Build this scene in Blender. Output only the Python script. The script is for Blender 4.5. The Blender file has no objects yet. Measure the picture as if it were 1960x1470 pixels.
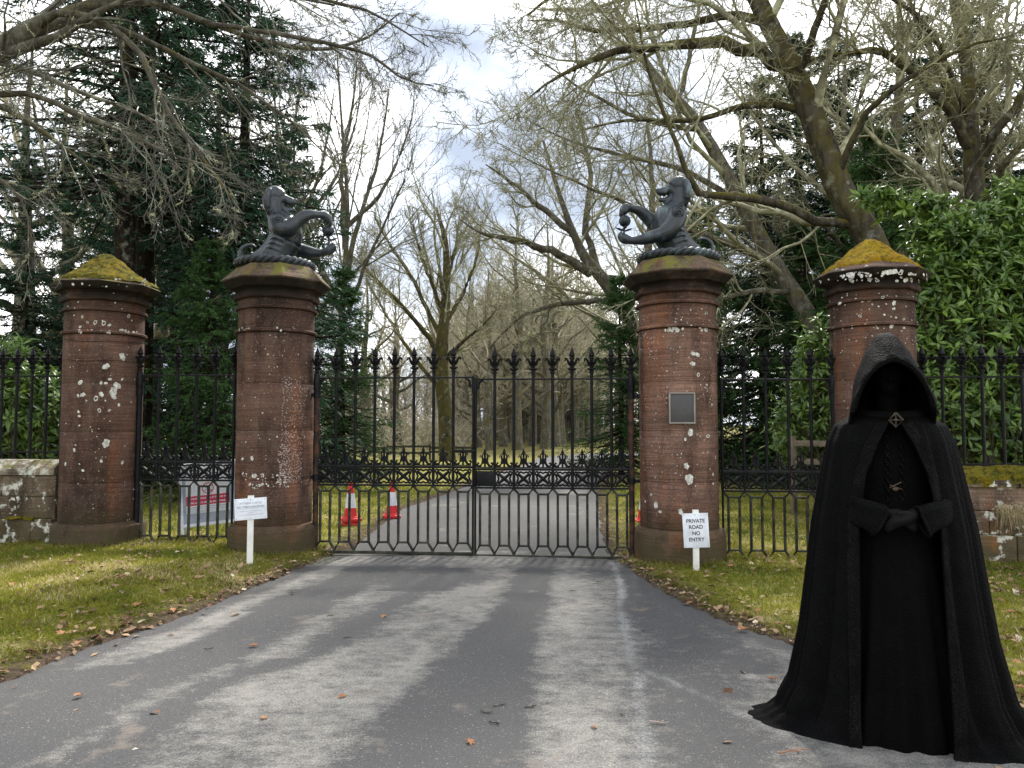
import bpy, bmesh, math, random
import numpy as np
from mathutils import Vector, Matrix
PI = math.pi
S = bpy.context.scene
COL = S.collection
# ------------------------------------------------------------------ camera
F = 1426.0; PITCH = math.radians(3.0); EYE = 1.6
cam = bpy.data.objects.new('camera', bpy.data.cameras.new('camera'))
COL.objects.link(cam); S.camera = cam
cam.data.sensor_width = 36; cam.data.lens = F/1960*36
cam.data.clip_start = 0.05; cam.data.clip_end = 2000
cam.location = (0, 0, EYE); cam.rotation_euler = (PI/2 + PITCH, 0, 0)
# ------------------------------------------------------------------ sky
SUN_EL, SUN_AZ = math.radians(48), math.radians(14)     # azimuth to the right of the view
W = bpy.data.worlds.new('World'); S.world = W; W.use_nodes = True
nt = W.node_tree; nt.nodes.clear()
def nn(t, **k):
    n = nt.nodes.new(t)
    for a, b in k.items(): setattr(n, a, b)
    return n
out = nn('ShaderNodeOutputWorld'); bg = nn('ShaderNodeBackground'); bg.inputs['Strength'].default_value = 0.092
sky = nn('ShaderNodeTexSky', sky_type='NISHITA', sun_disc=False, sun_elevation=SUN_EL, sun_rotation=SUN_AZ)
tc = nn('ShaderNodeTexCoord'); mp = nn('ShaderNodeMapping'); mp.inputs['Scale'].default_value = (1, 1, 1.7)
mp.inputs['Location'].default_value = (0.33, 0.1, 0.02)
n1 = nn('ShaderNodeTexNoise'); n1.inputs['Scale'].default_value = 2.6; n1.inputs['Detail'].default_value = 6; n1.inputs['Roughness'].default_value = .5
cr = nn('ShaderNodeValToRGB'); e = cr.color_ramp.elements
e[0].position = .40; e[0].color = (3.3, 3.8, 4.7, 1); e[1].position = .60; e[1].color = (17, 16.9, 16.7, 1)
mid = cr.color_ramp.elements.new(.48); mid.color = (6.6, 7.2, 8.2, 1)
cov = nn('ShaderNodeMapRange'); cov.inputs[1].default_value = .2; cov.inputs[2].default_value = .45; cov.inputs[3].default_value = .75; cov.inputs[4].default_value = 1
mx = nn('ShaderNodeMix', data_type='RGBA')
L = nt.links.new
L(tc.outputs['Generated'], mp.inputs[0]); L(mp.outputs[0], n1.inputs['Vector']); L(n1.outputs[0], cr.inputs[0]); L(n1.outputs[0], cov.inputs[0])
L(cov.outputs[0], mx.inputs[0]); L(sky.outputs[0], mx.inputs[6]); L(cr.outputs[0], mx.inputs[7])
L(mx.outputs[2], bg.inputs['Color']); L(bg.outputs[0], out.inputs[0])
# ------------------------------------------------------------------ sun behind thin cloud
sd = bpy.data.lights.new('sun', 'SUN'); sd.energy = 3.4; sd.angle = math.radians(6); sd.color = (1, .95, .87)
so = bpy.data.objects.new('sun', sd); COL.objects.link(so)
so.rotation_euler = Vector((-math.sin(SUN_AZ)*math.cos(SUN_EL), -math.cos(SUN_AZ)*math.cos(SUN_EL), -math.sin(SUN_EL))).to_track_quat('-Z', 'Y').to_euler()
S.view_settings.view_transform = 'Standard'; S.view_settings.look = 'None'
S.view_settings.exposure = 1.05; S.view_settings.gamma = 1; S.view_settings.use_curve_mapping = False
S.render.engine = 'CYCLES'
S.cycles.max_bounces = 6; S.cycles.transparent_max_bounces = 8; S.cycles.use_denoising = True
S.cycles.caustics_reflective = False; S.cycles.caustics_refractive = False

# ================================================================== helpers
def P(px, py, Y):
    """world point seen at photo pixel (px, py) that lies Y metres ahead"""
    dx, dz = (px-980)/F, (735-py)/F
    y = math.cos(PITCH)-dz*math.sin(PITCH); z = math.sin(PITCH)+dz*math.cos(PITCH)
    return np.array((dx*Y/y, Y, EYE+z*Y/y))
def G(px, py):
    """ground point (z = 0) seen at photo pixel"""
    dx, dz = (px-980)/F, (735-py)/F
    y = math.cos(PITCH)-dz*math.sin(PITCH); z = math.sin(PITCH)+dz*math.cos(PITCH)
    t = -EYE/z
    return np.array((dx*t, y*t, 0.0))
def empty(name, loc=(0, 0, 0), rz=0, parent=None):
    o = bpy.data.objects.new(name, None); COL.objects.link(o); o.location = loc; o.rotation_euler = (0, 0, rz)
    o.empty_display_size = .1
    if parent: o.parent = parent
    return o
def tag(o, label=None, cat=None, group=None, kind=None):
    if label: o['label'] = label
    if cat: o['category'] = cat
    if group: o['group'] = group
    if kind: o['kind'] = kind
    return o
def mesh_np(name, V, Fq, smooth=True, attrs=None):
    """V (n,3), Fq (m,k) int faces all with k corners"""
    V = np.asarray(V, dtype=np.float32); Fq = np.asarray(Fq, dtype=np.int32); k = Fq.shape[1]
    me = bpy.data.meshes.new(name)
    me.vertices.add(len(V)); me.vertices.foreach_set('co', V.ravel())
    me.loops.add(Fq.size); me.loops.foreach_set('vertex_index', Fq.ravel())
    me.polygons.add(len(Fq)); me.polygons.foreach_set('loop_start', np.arange(0, Fq.size, k, dtype=np.int32))
    me.polygons.foreach_set('use_smooth', np.full(len(Fq), smooth))
    for nm, a in (attrs or {}).items():
        at = me.attributes.new(nm, 'FLOAT', 'POINT'); at.data.foreach_set('value', np.asarray(a, dtype=np.float32))
    me.update(calc_edges=True)
    return me
def link(name, me, mat=None, parent=None, loc=None, rot=None):
    o = bpy.data.objects.new(name, me); COL.objects.link(o)
    if mat is not None and not me.materials: me.materials.append(mat)
    if parent: o.parent = parent
    if loc is not None: o.location = loc
    if rot is not None: o.rotation_euler = rot
    return o
class MB:
    """collects simple pieces into one mesh"""
    def __init__(s): s.v = []; s.f = []
    def add(s, V, Fs):
        b = len(s.v); s.v += [tuple(map(float, p)) for p in V]; s.f += [tuple(int(i)+b for i in f) for f in Fs]
    def box(s, x0, x1, y0, y1, z0, z1, bev=0.0):
        c = Vector(((x0+x1)/2, (y0+y1)/2, (z0+z1)/2))
        bm = bmesh.new(); bmesh.ops.create_cube(bm, size=1, matrix=Matrix.Translation(c) @ Matrix.Diagonal((x1-x0, y1-y0, z1-z0, 1)))
        if bev: bmesh.ops.bevel(bm, geom=bm.edges[:], offset=bev, segments=2, affect='EDGES', profile=.6)
        bm.verts.index_update()
        s.add([v.co for v in bm.verts], [[v.index for v in f.verts] for f in bm.faces]); bm.free()
    def tube(s, pts, r, n=6, caps=True):
        pts = np.asarray(pts, float)[None]; r = np.broadcast_to(np.asarray(r, float), pts.shape[1])[None]
        V, Fq = tubes(pts, r, n); base = len(s.v); s.add(V, Fq)
        if caps:
            K = pts.shape[1]
            s.f.append(tuple(base+i for i in range(n))[::-1]); s.f.append(tuple(base+(K-1)*n+i for i in range(n)))
    def lathe(s, prof, n=32, c=(0, 0), capb=True, capt=True):
        """prof rows (r, z) or (r, z, octagon share); r is the apothem of the octagon"""
        a = -PI/2+PI/8+np.arange(n)*2*PI/n
        V = []
        for p in prof:
            r, z, o = (p+(0,))[:3] if isinstance(p, tuple) else p
            m = np.mod(a+PI/2-PI/8, PI/4)-PI/8
            rr = r*((1-o)+o/np.cos(m))
            V += [(c[0]+rr[i]*math.cos(a[i]), c[1]+rr[i]*math.sin(a[i]), z) for i in range(n)]
        Fs = [(j*n+i, j*n+(i+1) % n, (j+1)*n+(i+1) % n, (j+1)*n+i) for j in range(len(prof)-1) for i in range(n)]
        if capb: Fs.append(tuple(range(n))[::-1])
        if capt: Fs.append(tuple((len(prof)-1)*n+i for i in range(n)))
        s.add(V, Fs)
    def me(s, name, smooth=True, sharp=35):
        m = bpy.data.meshes.new(name); m.from_pydata(s.v, [], s.f); m.update()
        if smooth:
            m.polygons.foreach_set('use_smooth', np.ones(len(m.polygons), bool)); m.set_sharp_from_angle(angle=math.radians(sharp))
        return m
    def obj(s, name, mat, parent=None, smooth=True, loc=None, rot=None, sharp=35):
        return link(name, s.me(name, smooth, sharp), mat, parent, loc, rot)
def nrm(v): return v/np.maximum(np.linalg.norm(v, axis=-1, keepdims=True), 1e-9)
def tubes(Pts, R, n=4):
    """Pts (N,K,3), R (N,K) -> verts and quads of N tubes"""
    N, K, _ = Pts.shape
    T = nrm(np.gradient(Pts, axis=1))
    ref = np.where(np.abs(T[..., 2:3]) > .92, np.array((1., 0, 0)), np.array((0, 0, 1.)))
    A = nrm(np.cross(T, ref)); B = np.cross(T, A)
    an = np.arange(n)*2*PI/n
    V = Pts[:, :, None]+R[:, :, None, None]*(np.cos(an)[:, None]*A[:, :, None]+np.sin(an)[:, None]*B[:, :, None])
    i = np.arange(N)[:, None, None]*K*n; k = np.arange(K-1)[None, :, None]*n; j = np.arange(n)[None, None]; j2 = (j+1) % n
    Q = np.stack((i+k+j, i+k+j2, i+k+n+j2, i+k+n+j), -1).reshape(-1, 4)
    return V.reshape(-1, 3), Q
def hsh(x, y, s=0):
    v = np.sin(x*127.1+y*311.7+s*74.7)*43758.5453
    return v-np.floor(v)
def vnoise(x, y, s=0):
    xi, yi = np.floor(x), np.floor(y); fx, fy = x-xi, y-yi
    fx = fx*fx*(3-2*fx); fy = fy*fy*(3-2*fy)
    return (hsh(xi, yi, s)*(1-fx)+hsh(xi+1, yi, s)*fx)*(1-fy)+(hsh(xi, yi+1, s)*(1-fx)+hsh(xi+1, yi+1, s)*fx)*fy
def fbm(x, y, o=4, s=0):
    t = 0; a = .5
    for i in range(o): t = t+a*vnoise(x*2**i, y*2**i, s+i); a *= .5
    return t
# ------------------------------------------------------------------ materials
class NT:
    def __init__(s, name):
        s.m = bpy.data.materials.new(name); s.m.use_nodes = True; s.t = s.m.node_tree; s.b = s.t.nodes['Principled BSDF']
    def n(s, t, **k):
        x = s.t.nodes.new(t)
        for a, b in k.items(): setattr(x, a, b)
        return x
    def l(s, a, b): s.t.links.new(a, b)
    def coord(s, kind='pos', scale=(1, 1, 1)):
        if kind == 'pos': o = s.n('ShaderNodeNewGeometry').outputs['Position']
        else: o = s.n('ShaderNodeTexCoord').outputs[kind]
        if scale != (1, 1, 1):
            m = s.n('ShaderNodeVectorMath', operation='MULTIPLY'); m.inputs[1].default_value = scale; s.l(o, m.inputs[0]); o = m.outputs[0]
        return o
    def noise(s, co, scale, detail=4, rough=.55, lo=0., hi=1., dist=0):
        x = s.n('ShaderNodeTexNoise'); x.inputs['Scale'].default_value = scale; x.inputs['Detail'].default_value = detail
        x.inputs['Roughness'].default_value = rough; x.inputs['Distortion'].default_value = dist; s.l(co, x.inputs['Vector'])
        return s.rng(x.outputs[0], lo, hi)
    def rng(s, v, lo, hi, a=0., b=1.):
        if (lo, hi, a, b) == (0, 1, 0, 1): return v
        r = s.n('ShaderNodeMapRange'); r.inputs[1].default_value = lo; r.inputs[2].default_value = hi; r.inputs[3].default_value = a; r.inputs[4].default_value = b
        s.l(v, r.inputs[0]); return r.outputs[0]
    def attr(s, name): return s.n('ShaderNodeAttribute', attribute_name=name).outputs['Fac']
    def mul(s, a, b, op='MULTIPLY'):
        m = s.n('ShaderNodeMath', operation=op); m.use_clamp = False
        for i, q in enumerate((a, b)):
            if isinstance(q, (int, float)): m.inputs[i].default_value = q
            else: s.l(q, m.inputs[i])
        return m.outputs[0]
    def mix(s, f, a, b, mode='MIX'):
        m = s.n('ShaderNodeMix', data_type='RGBA', blend_type=mode)
        for i, q in ((0, f), (6, a), (7, b)):
            if isinstance(q, (int, float)): m.inputs[i].default_value = q
            elif isinstance(q, tuple): m.inputs[i].default_value = q+(1,)
            else: s.l(q, m.inputs[i])
        return m.outputs[2]
    def up(s, lo, hi):
        g = s.n('ShaderNodeNewGeometry'); x = s.n('ShaderNodeSeparateXYZ'); s.l(g.outputs['Normal'], x.inputs[0]); return s.rng(x.outputs[2], lo, hi)
    def done(s, col, rough=.8, bump=None, bs=.3, bd=.01, spec=.5, metal=0, trans=0, sheen=0):
        b = s.b
        if isinstance(col, tuple): b.inputs['Base Color'].default_value = col+(1,)
        else: s.l(col, b.inputs['Base Color'])
        if isinstance(rough, (int, float)): b.inputs['Roughness'].default_value = rough
        else: s.l(rough, b.inputs['Roughness'])
        b.inputs['Specular IOR Level'].default_value = spec; b.inputs['Metallic'].default_value = metal
        if sheen: b.inputs['Sheen Weight'].default_value = sheen
        if bump is not None:
            k = s.n('ShaderNodeBump'); k.inputs['Strength'].default_value = bs; k.inputs['Distance'].default_value = bd; s.l(bump, k.inputs['Height']); s.l(k.outputs[0], b.inputs['Normal'])
        if trans:      # thin leaf: part of the light passes through
            o = s.t.nodes['Material Output']; tr = s.n('ShaderNodeBsdfTranslucent'); ms = s.n('ShaderNodeMixShader'); ms.inputs[0].default_value = trans
            if isinstance(col, tuple): tr.inputs[0].default_value = col+(1,)
            else: s.l(col, tr.inputs[0])
            s.l(b.outputs[0], ms.inputs[1]); s.l(tr.outputs[0], ms.inputs[2]); s.l(ms.outputs[0], o.inputs[0])
        return s.m
def simple(name, col, rough=.6, spec=.5, metal=0, var=.15, scale=8):
    t = NT(name); c = t.coord()
    d = tuple(x*(1-var) for x in col); e2 = tuple(min(1, x*(1+var)) for x in col)
    return t.done(t.mix(t.noise(c, scale, 5, .6, .3, .7), d, e2), rough, t.noise(c, scale*9, 3), .15, .003, spec, metal)

def m_sandstone(name, a, b, moss=.0, white=0.0):
    t = NT(name); c = t.coord()
    col = t.mix(t.noise(t.coord(scale=(1, 1, .35)), 2.3, 5, .6, .33, .68), a, b)
    col = t.mix(t.noise(t.coord(scale=(1, 1, .22)), 4.1, 4, .55, .46, .66), col, tuple(x*.40 for x in a))
    col = t.mix(t.mul(t.noise(t.coord(scale=(1, 1, .16)), 3.3, 3, .5, .56, .7), .55), col, (.29, .105, .04))
    tool = t.noise(t.coord(scale=(2.2, 2.2, 55)), 1.0, 5, .65)
    col = t.mix(t.rng(tool, .36, .64), t.mix(.62, col, (.03, .018, .014)), col)
    col = t.mix(t.mul(t.noise(c, 46, 3, .6, .56, .75), .5), col, tuple(min(1, x*1.9+.03) for x in b))
    col = t.mix(t.mul(t.noise(c, 5.2, 6, .65, .45, .68), .28), col, (.15, .115, .085))
    zz = t.n('ShaderNodeSeparateXYZ'); t.l(c, zz.inputs[0])
    low = t.mul(t.rng(zz.outputs[2], .20, .70, 1, 0), t.noise(c, 3.7, 5, .6, .25, .5))
    col = t.mix(t.mul(low, .85), col, (.055, .048, .022))
    col = t.mix(t.mul(t.mul(t.rng(zz.outputs[2], .25, .5, 1, 0), t.noise(c, 2.1, 4, .6, .60, .68)), .6), col, (.24, .10, .02))
    hi_ = t.mul(t.rng(zz.outputs[2], 2.7, 3.15, 0, 1), t.noise(c, 2.6, 5, .6, .2, .5))  # black algae, plus the shade under the cap slab painted in
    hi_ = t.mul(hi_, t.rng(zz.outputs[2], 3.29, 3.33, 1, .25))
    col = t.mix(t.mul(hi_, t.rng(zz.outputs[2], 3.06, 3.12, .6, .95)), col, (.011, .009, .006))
    if moss:
        f = t.mul(t.up(.35, .8), t.noise(c, 5, 5, .6, .5-moss*.25, .62)); col = t.mix(f, col, (.13, .125, .02))
    if white:
        f = t.noise(c, 7, 6, .62, .6-white*.12, .62); col = t.mix(f, col, (.55, .55, .47))
    bump = t.mul(tool, t.mul(t.noise(c, 30, 5), .8), 'ADD')
    return t.done(col, .92, bump, .75, .012, .2)
M = {}
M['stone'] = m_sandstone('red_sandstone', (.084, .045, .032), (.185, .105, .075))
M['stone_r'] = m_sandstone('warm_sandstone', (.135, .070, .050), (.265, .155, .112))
M['stone_cap'] = m_sandstone('cap_sandstone', (.11, .075, .052), (.25, .185, .125), .12)
M['wall_l'] = m_sandstone('wall_sandstone', (.13, .098, .066), (.24, .18, .12), .5, .45)
M['wall_d'] = m_sandstone('dark_wall_sandstone', (.10, .075, .05), (.2, .15, .10), .8, .25)
M['wall_r'] = m_sandstone('wall_sandstone_red', (.18, .12, .085), (.30, .21, .15), .7, .5)
M['wall_w'] = m_sandstone('lichen_coping', (.19, .155, .11), (.32, .27, .19), .3, 1.0)
def m_moss(name, a, b, c2):
    t = NT(name); c = t.coord()
    col = t.mix(t.noise(c, 6, 5, .6, .35, .65), a, b)
    col = t.mix(t.noise(c, 13, 6, .8, .47, .60), col, c2)
    col = t.mix(t.mul(t.noise(c, 45, 4, .7, .45, .7), .7), col, tuple(x*.35 for x in a))
    return t.done(col, .95, t.noise(c, 45, 6, .75), 1.0, .05, .1)
M['moss'] = m_moss('green_gold_moss', (.15, .15, .015), (.30, .21, .018), (.045, .045, .012))
M['moss_y'] = m_moss('gold_moss', (.42, .31, .014), (.36, .19, .012), (.13, .085, .012))
def m_lichen():
    t = NT('white_lichen'); c = t.coord()
    return t.done(t.mix(t.noise(c, 30, 4, .6, .4, .65), (.36, .35, .30), (.72, .72, .66)), .95, t.noise(c, 90, 4), .6, .004, .1)
M['lichen'] = m_lichen()
M['chalk'] = simple('chalky_bloom', (.36, .29, .255), .95, .1, var=.3)
def m_iron(name, a, b, f0=.45, f1=.65):
    t = NT(name); c = t.coord()
    col = t.mix(t.noise(c, 9, 6, .65, f0, f1), a, b)
    return t.done(col, t.rng(t.noise(c, 20, 4), .3, .7, .4, .65), t.noise(c, 60, 4), .25, .004, .17)
M['iron'] = m_iron('black_painted_iron', (.004, .0042, .0055), (.010, .0098, .0095))
M['iron_g'] = m_iron('weathered_iron', (.018, .018, .015), (.055, .056, .038), .42, .62)
M['rust'] = m_iron('rusty_iron', (.018, .014, .013), (.085, .035, .022), .42, .6)
def m_bronze(name, a, b, lo, hi):
    t = NT(name); c = t.coord()
    streak = t.noise(t.coord(scale=(1, 1, .35)), 7, 5, .6, lo, hi)
    col = t.mix(streak, a, b)
    return t.done(col, .42, t.noise(c, 40, 5), .35, .008, .6, .25)
M['bronze_l'] = m_bronze('dark_bronze', (.018, .022, .028), (.060, .075, .088), .42, .75)
M['bronze_r'] = m_bronze('verdigris_bronze', (.016, .021, .026), (.10, .16, .165), .52, .74)
M['white'] = simple('white_board', (.72, .75, .80), .5)
M['white_post'] = simple('white_painted_wood', (.72, .72, .66), .6)
M['ink'] = simple('black_print', (.02, .02, .022), .6)
M['ink_g'] = simple('faded_grey_print', (.28, .31, .36), .6)
M['grey'] = simple('grey_plastic', (.30, .35, .42), .5)
M['red'] = simple('red_plastic', (.62, .02, .022), .5)
M['redp'] = simple('red_print', (.55, .02, .08), .5)
M['reflect'] = simple('reflective_sleeve', (.70, .72, .80), .45)
M['plaque'] = simple('dark_plaque', (.045, .045, .042), .45)
M['pframe'] = simple('worn_plaque_frame', (.22, .20, .17), .5)
M['wood'] = simple('weathered_rail', (.16, .13, .09), .9, var=.4)
M['wood_d'] = simple('dark_fence_wood', (.05, .045, .035), .9, var=.4)
def m_bark(name, a, b, moss, msc=.5, mossy=(.13, .115, .018)):
    t = NT(name); c = t.coord()
    col = t.mix(t.noise(t.coord(scale=(1, 1, .3)), 9, 6, .65, .35, .65), a, b)
    col = t.mix(t.noise(c, 5, 5, .6, .55, .75), col, (.34, .35, .28))
    f = t.mul(t.up(-.6, .6), t.noise(c, 2.1, 5, .6, .62-moss*.35, .72-moss*.3))
    col = t.mix(f, col, mossy)
    return t.done(col, .95, t.noise(t.coord(scale=(1, 1, .22)), 22, 6, .75), 1.0, .09, .1)
M['bark'] = m_bark('mossy_bark', (.034, .029, .022), (.120, .104, .080), .62)
M['bark_p'] = m_bark('pale_bark', (.075, .068, .052), (.19, .172, .13), .28)
M['bark_d'] = m_bark('dark_conifer_bark', (.012, .009, .007), (.035, .027, .02), .1)
def m_twig(name, a, b, c3):
    t = NT(name); c = t.coord()
    col = t.mix(t.noise(c, 1.1, 4, .6, .35, .65), a, b); col = t.mix(t.noise(c, 4.5, 4, .6, .5, .68), col, c3)
    return t.done(col, .95, None, spec=.15)
M['twig'] = m_twig('lichened_twigs', (.135, .128, .085), (.30, .285, .18), (.50, .51, .34))
M['twig_d'] = m_twig('dark_twigs', (.062, .058, .048), (.145, .138, .11), (.34, .35, .27))
M['twig_t'] = m_twig('tan_twigs', (.23, .205, .15), (.42, .38, .27), (.54, .52, .38))
M['tuft'] = m_twig('grey_green_lichen', (.30, .31, .17), (.44, .44, .27), (.52, .54, .38))
def m_leaf(name, a, b, tip, rough, spec, trans):
    t = NT(name); v = t.attr('var')
    col = t.mix(v, a, b); col = t.mix(t.rng(v, .9, 1.), col, tip)
    return t.done(col, rough, None, spec=spec, trans=trans)
M['rhodo'] = m_leaf('glossy_evergreen_leaf', (.026, .070, .016), (.24, .37, .055), (.48, .50, .10), .34, .5, .3)
M['needle'] = m_leaf('dark_needles', (.010, .034, .019), (.036, .086, .040), (.075, .115, .03), .7, .25, .2)
M['needle_g'] = m_leaf('green_needles', (.018, .056, .016), (.070, .145, .034), (.12, .17, .035), .7, .25, .2)
M['litter'] = m_leaf('fallen_leaves', (.10, .05, .028), (.46, .32, .19), (.66, .60, .48), .8, .25, .15)
M['leaf_b'] = m_leaf('brown_leaf', (.30, .14, .07), (.42, .22, .11), (.5, .36, .22), .75, .3, .12)
M['grass'] = m_leaf('grass_blades', (.095, .130, .016), (.33, .31, .042), (.54, .46, .24), .7, .25, .4)
# ================================================================== ground and road
rs = np.random.RandomState(7)
def gl(*pp): return np.array([G(*p)[:2] for p in pp])
_l = gl((625, 1070), (446, 1144), (321, 1194), (178, 1241), (0, 1314)); _r = gl((1185, 1078), (1290, 1150), (1400, 1200), (1510, 1236), (1960, 1372))
_l = np.array([(x, y) for x, y in _l]+[(-4.3, 3.4), (-5.6, 1.5), (-7, -3)]+[(-2.0, 9.6), (-2.02, 11.8), (-1.96, 14.3), (-1.46, 16.8), (-1.05, 19.3), (-.2, 25), (.8, 30), (2, 34)])
_r = np.array([(x, y) for x, y in _r]+[(3.9, 3.1), (6, 1.5), (8, -3)]+[(1.16, 9.5), (1.37, 11.9), (1.86, 16.8), (2.15, 19.3), (3.1, 25), (4.2, 30), (5.4, 34)])
_l = _l[np.argsort(_l[:, 1])]; _r = _r[np.argsort(_r[:, 1])]
def xl(y): return np.interp(y, _l[:, 1], _l[:, 0])
def xr(y): return np.interp(y, _r[:, 1], _r[:, 0])
def outside(x, y):
    j = .10*(fbm(x*2.2, y*2.2, 3, 5)-.45)
    return np.maximum(xl(y)-x, x-xr(y))+j
def gz(x, y):
    x = np.asarray(x, float); y = np.asarray(y, float)
    d = outside(x, y); dd = np.maximum(d, 0)
    front = 1/(1+np.exp((y-10.6)*3))
    left = (x < (xl(y)+xr(y))/2)
    rise = np.where(left, .11*front+.015, .03*front+.01)*(1-np.exp(-dd/.8))
    h = .012+rise+.03*(fbm(x*1.3, y*1.3, 4, 2)-.45)*np.minimum(dd*2, 1)
    h = np.where(d > 0, h*np.minimum(1, d/.06+.1), -.04)
    return np.where(y > 31, -.04, h)
def spaced(parts):
    out = []
    for a, b, s in parts: out.append(np.arange(a, b, s))
    return np.concatenate(out)
gx = spaced([(-300, -60, 20), (-60, -14, 2), (-14, -8, .25), (-8, 8, .07), (8, 14, .25), (14, 60, 2), (60, 320, 20)])
gy = spaced([(-60, -4, 4), (-4, 3, .25), (3, 11, .065), (11, 22, .16), (22, 40, .6), (40, 100, 4), (100, 520, 20)])
X, Y = np.meshgrid(gx, gy); Z = gz(X, Y)
nx, ny = len(gx), len(gy)
i = np.arange(ny-1)[:, None]*nx+np.arange(nx-1)[None]
Q = np.stack((i, i+1, i+nx+1, i+nx), -1).reshape(-1, 4)
def m_ground():
    t = NT('mossy_grass_ground'); c = t.coord(); d = t.attr('edge')
    col = t.mix(t.noise(c, 1.6, 5, .6, .35, .62), (.10, .115, .018), (.24, .225, .03))
    col = t.mix(t.noise(c, 5.5, 5, .65, .48, .64), col, (.30, .25, .12))
    col = t.mix(t.noise(c, 26, 5, .7, .52, .75), col, (.05, .045, .018))
    soil = t.mix(t.noise(c, 14, 5, .7, .35, .65), (.028, .020, .016), (.12, .085, .06))
    e2 = t.mul(d, t.noise(c, 4, 5, .65, .2, .8), 'ADD')
    col = t.mix(t.rng(e2, .72, 1.25), soil, col)
    return t.done(col, .95, t.noise(c, 40, 6, .7), .9, .03, .1)
dd = outside(X, Y)
far = np.clip((Y-30)/6, 0, 1)
edge = np.clip(dd*1.6, 0, 1)*(1-far)+far*.55
link('ground', mesh_np('ground', np.stack((X, Y, Z), -1).reshape(-1, 3), Q, attrs={'edge': edge.ravel()}), m_ground())['kind'] = 'structure'
# road
ry = spaced([(-3, 2.4, .3), (2.4, 10.5, .03), (10.5, 20, .12), (20, 31, .5)]); u = np.linspace(0, 1, 130)
RX = (xl(ry)-.14)[:, None]*(1-u)+(xr(ry)+.14)[:, None]*u; RY = np.broadcast_to(ry[:, None], RX.shape)
RZ = .006*np.sin(PI*u)[None]*4+.006*(fbm(RX*2, RY*2, 3, 9)-.45)
bend = [(2.6, 31), (2.9, 33.5), (3.7, 36), (5.4, 38.2), (8.5, 39.8), (14, 41), (22, 42)]
bp = np.array(bend); bt = nrm(np.gradient(bp, axis=0)); bn = np.stack((-bt[:, 1], bt[:, 0]), -1)
BX = bp[:, :1]+bn[:, :1]*(1.75*(1-2*u))[None]; BY = bp[:, 1:]+bn[:, 1:]*(1.75*(1-2*u))[None]
RX = np.vstack((RX, BX)); RY = np.vstack((RY, BY)); RZ = np.vstack((RZ, np.zeros_like(BX)))
def near_line(x, y, pts):
    d = np.full(x.shape, 9.)
    for a, b in zip(pts[:-1], pts[1:]):
        v = b-a; t = np.clip(((x-a[0])*v[0]+(y-a[1])*v[1])/(v@v), 0, 1)
        d = np.minimum(d, np.hypot(x-a[0]-t*v[0], y-a[1]-t*v[1]))
    return d
def band(x, y, rows, soft):
    r = np.array(sorted(rows)); c = np.interp(y, r[:, 0], r[:, 1]); h = np.interp(y, r[:, 0], r[:, 2])
    return 1/(1+np.exp((np.abs(x-c)-h)/soft))
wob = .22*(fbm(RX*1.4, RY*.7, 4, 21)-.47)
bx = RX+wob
pale_mask = np.ones_like(RX)  # even pale tone, cut below into darker bands along the road
pale_mask -= band(bx, RY, [(2.5, -.55, .45), (3.55, -.33, .37), (5.15, -.16, .26), (6.65, .14, .19), (8.1, .28, .16), (9.2, .35, .15), (15, .1, .3)], .05)
pale_mask -= .95*band(bx, RY, [(3.0, -2.95, .62), (3.85, -2.80, .55), (4.53, -2.65, .48), (5.15, -2.15, .33), (6.65, -1.87, .32), (8.1, -1.45, .24), (9.2, -1.3, .2)], .08)
pale_mask -= .75*band(bx, RY, [(2.5, -2.2, .15), (3.55, -1.98, .13), (4.53, -1.84, .12), (5.15, -1.36, .12), (6.65, -1.0, .10), (8.1, -.8, .08)], .05)
pale_mask -= .6*band(bx, RY, [(2.5, 1.6, .9), (5, 1.35, .5), (6.65, 1.15, .3), (8.5, 1.0, .25)], .1)
pale_mask -= .75*band(bx, RY, [(7.2, -.9, .3), (7.7, -.75, .55), (8.05, -.7, .2)], .1)*(RY > 7.1)*(RY < 8.2)
pale_mask += .9*band(bx, RY, [(5.1, -2.72, .2), (5.5, -2.60, .28), (5.9, -2.45, .25), (6.3, -2.3, .1)], .06)*(RY > 5.0)*(RY < 6.4)
pale_mask += .5*band(bx, RY, [(3.2, 1.75, .5), (4.3, 1.6, .35), (4.8, 1.5, .1)], .1)*(RY < 4.8)
pale_mask = np.clip(pale_mask, 0, 1)
pale_mask = np.where(RY > 9.3, -.25+1.5*np.clip(2.4*(fbm(RX*.8+3, RY*.4, 4, 33)-.45), 0, .8), pale_mask)
pale_mask = pale_mask*(.72+.6*(fbm(RX*1.1, RY*1.1, 4, 40)-.3))
pale_mask *= np.clip(np.minimum(RX-xl(RY), xr(RY)-RX)/.25, .2, 1)
sl = [G(*p)[:2] for p in ((1172, 1078), (1186, 1110), (1192, 1140), (1186, 1170), (1196, 1205), (1203, 1260), (1222, 1300), (1224, 1340), (1236, 1400), (1240, 1480))]
sb = [G(*p)[:2] for p in ((1205, 1268), (1240, 1290), (1290, 1312), (1340, 1335), (1420, 1372), (1500, 1405))]
jit = .045*(fbm(RX*9, RY*9, 3, 50)-.45)
brk = np.clip(2.2*(fbm(RX*3, RY*3, 4, 71)-.06), .5, 1)
seam = brk*np.maximum(.8*(1-np.clip((near_line(RX, RY, sl)+2*jit-.012)/.03, 0, 1)), .65*(1-np.clip((near_line(RX, RY, sb)+2*jit-.004)/.028, 0, 1)))
n = RX.shape[1]; i = np.arange(RX.shape[0]-1)[:, None]*n+np.arange(n-1)[None]
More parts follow.
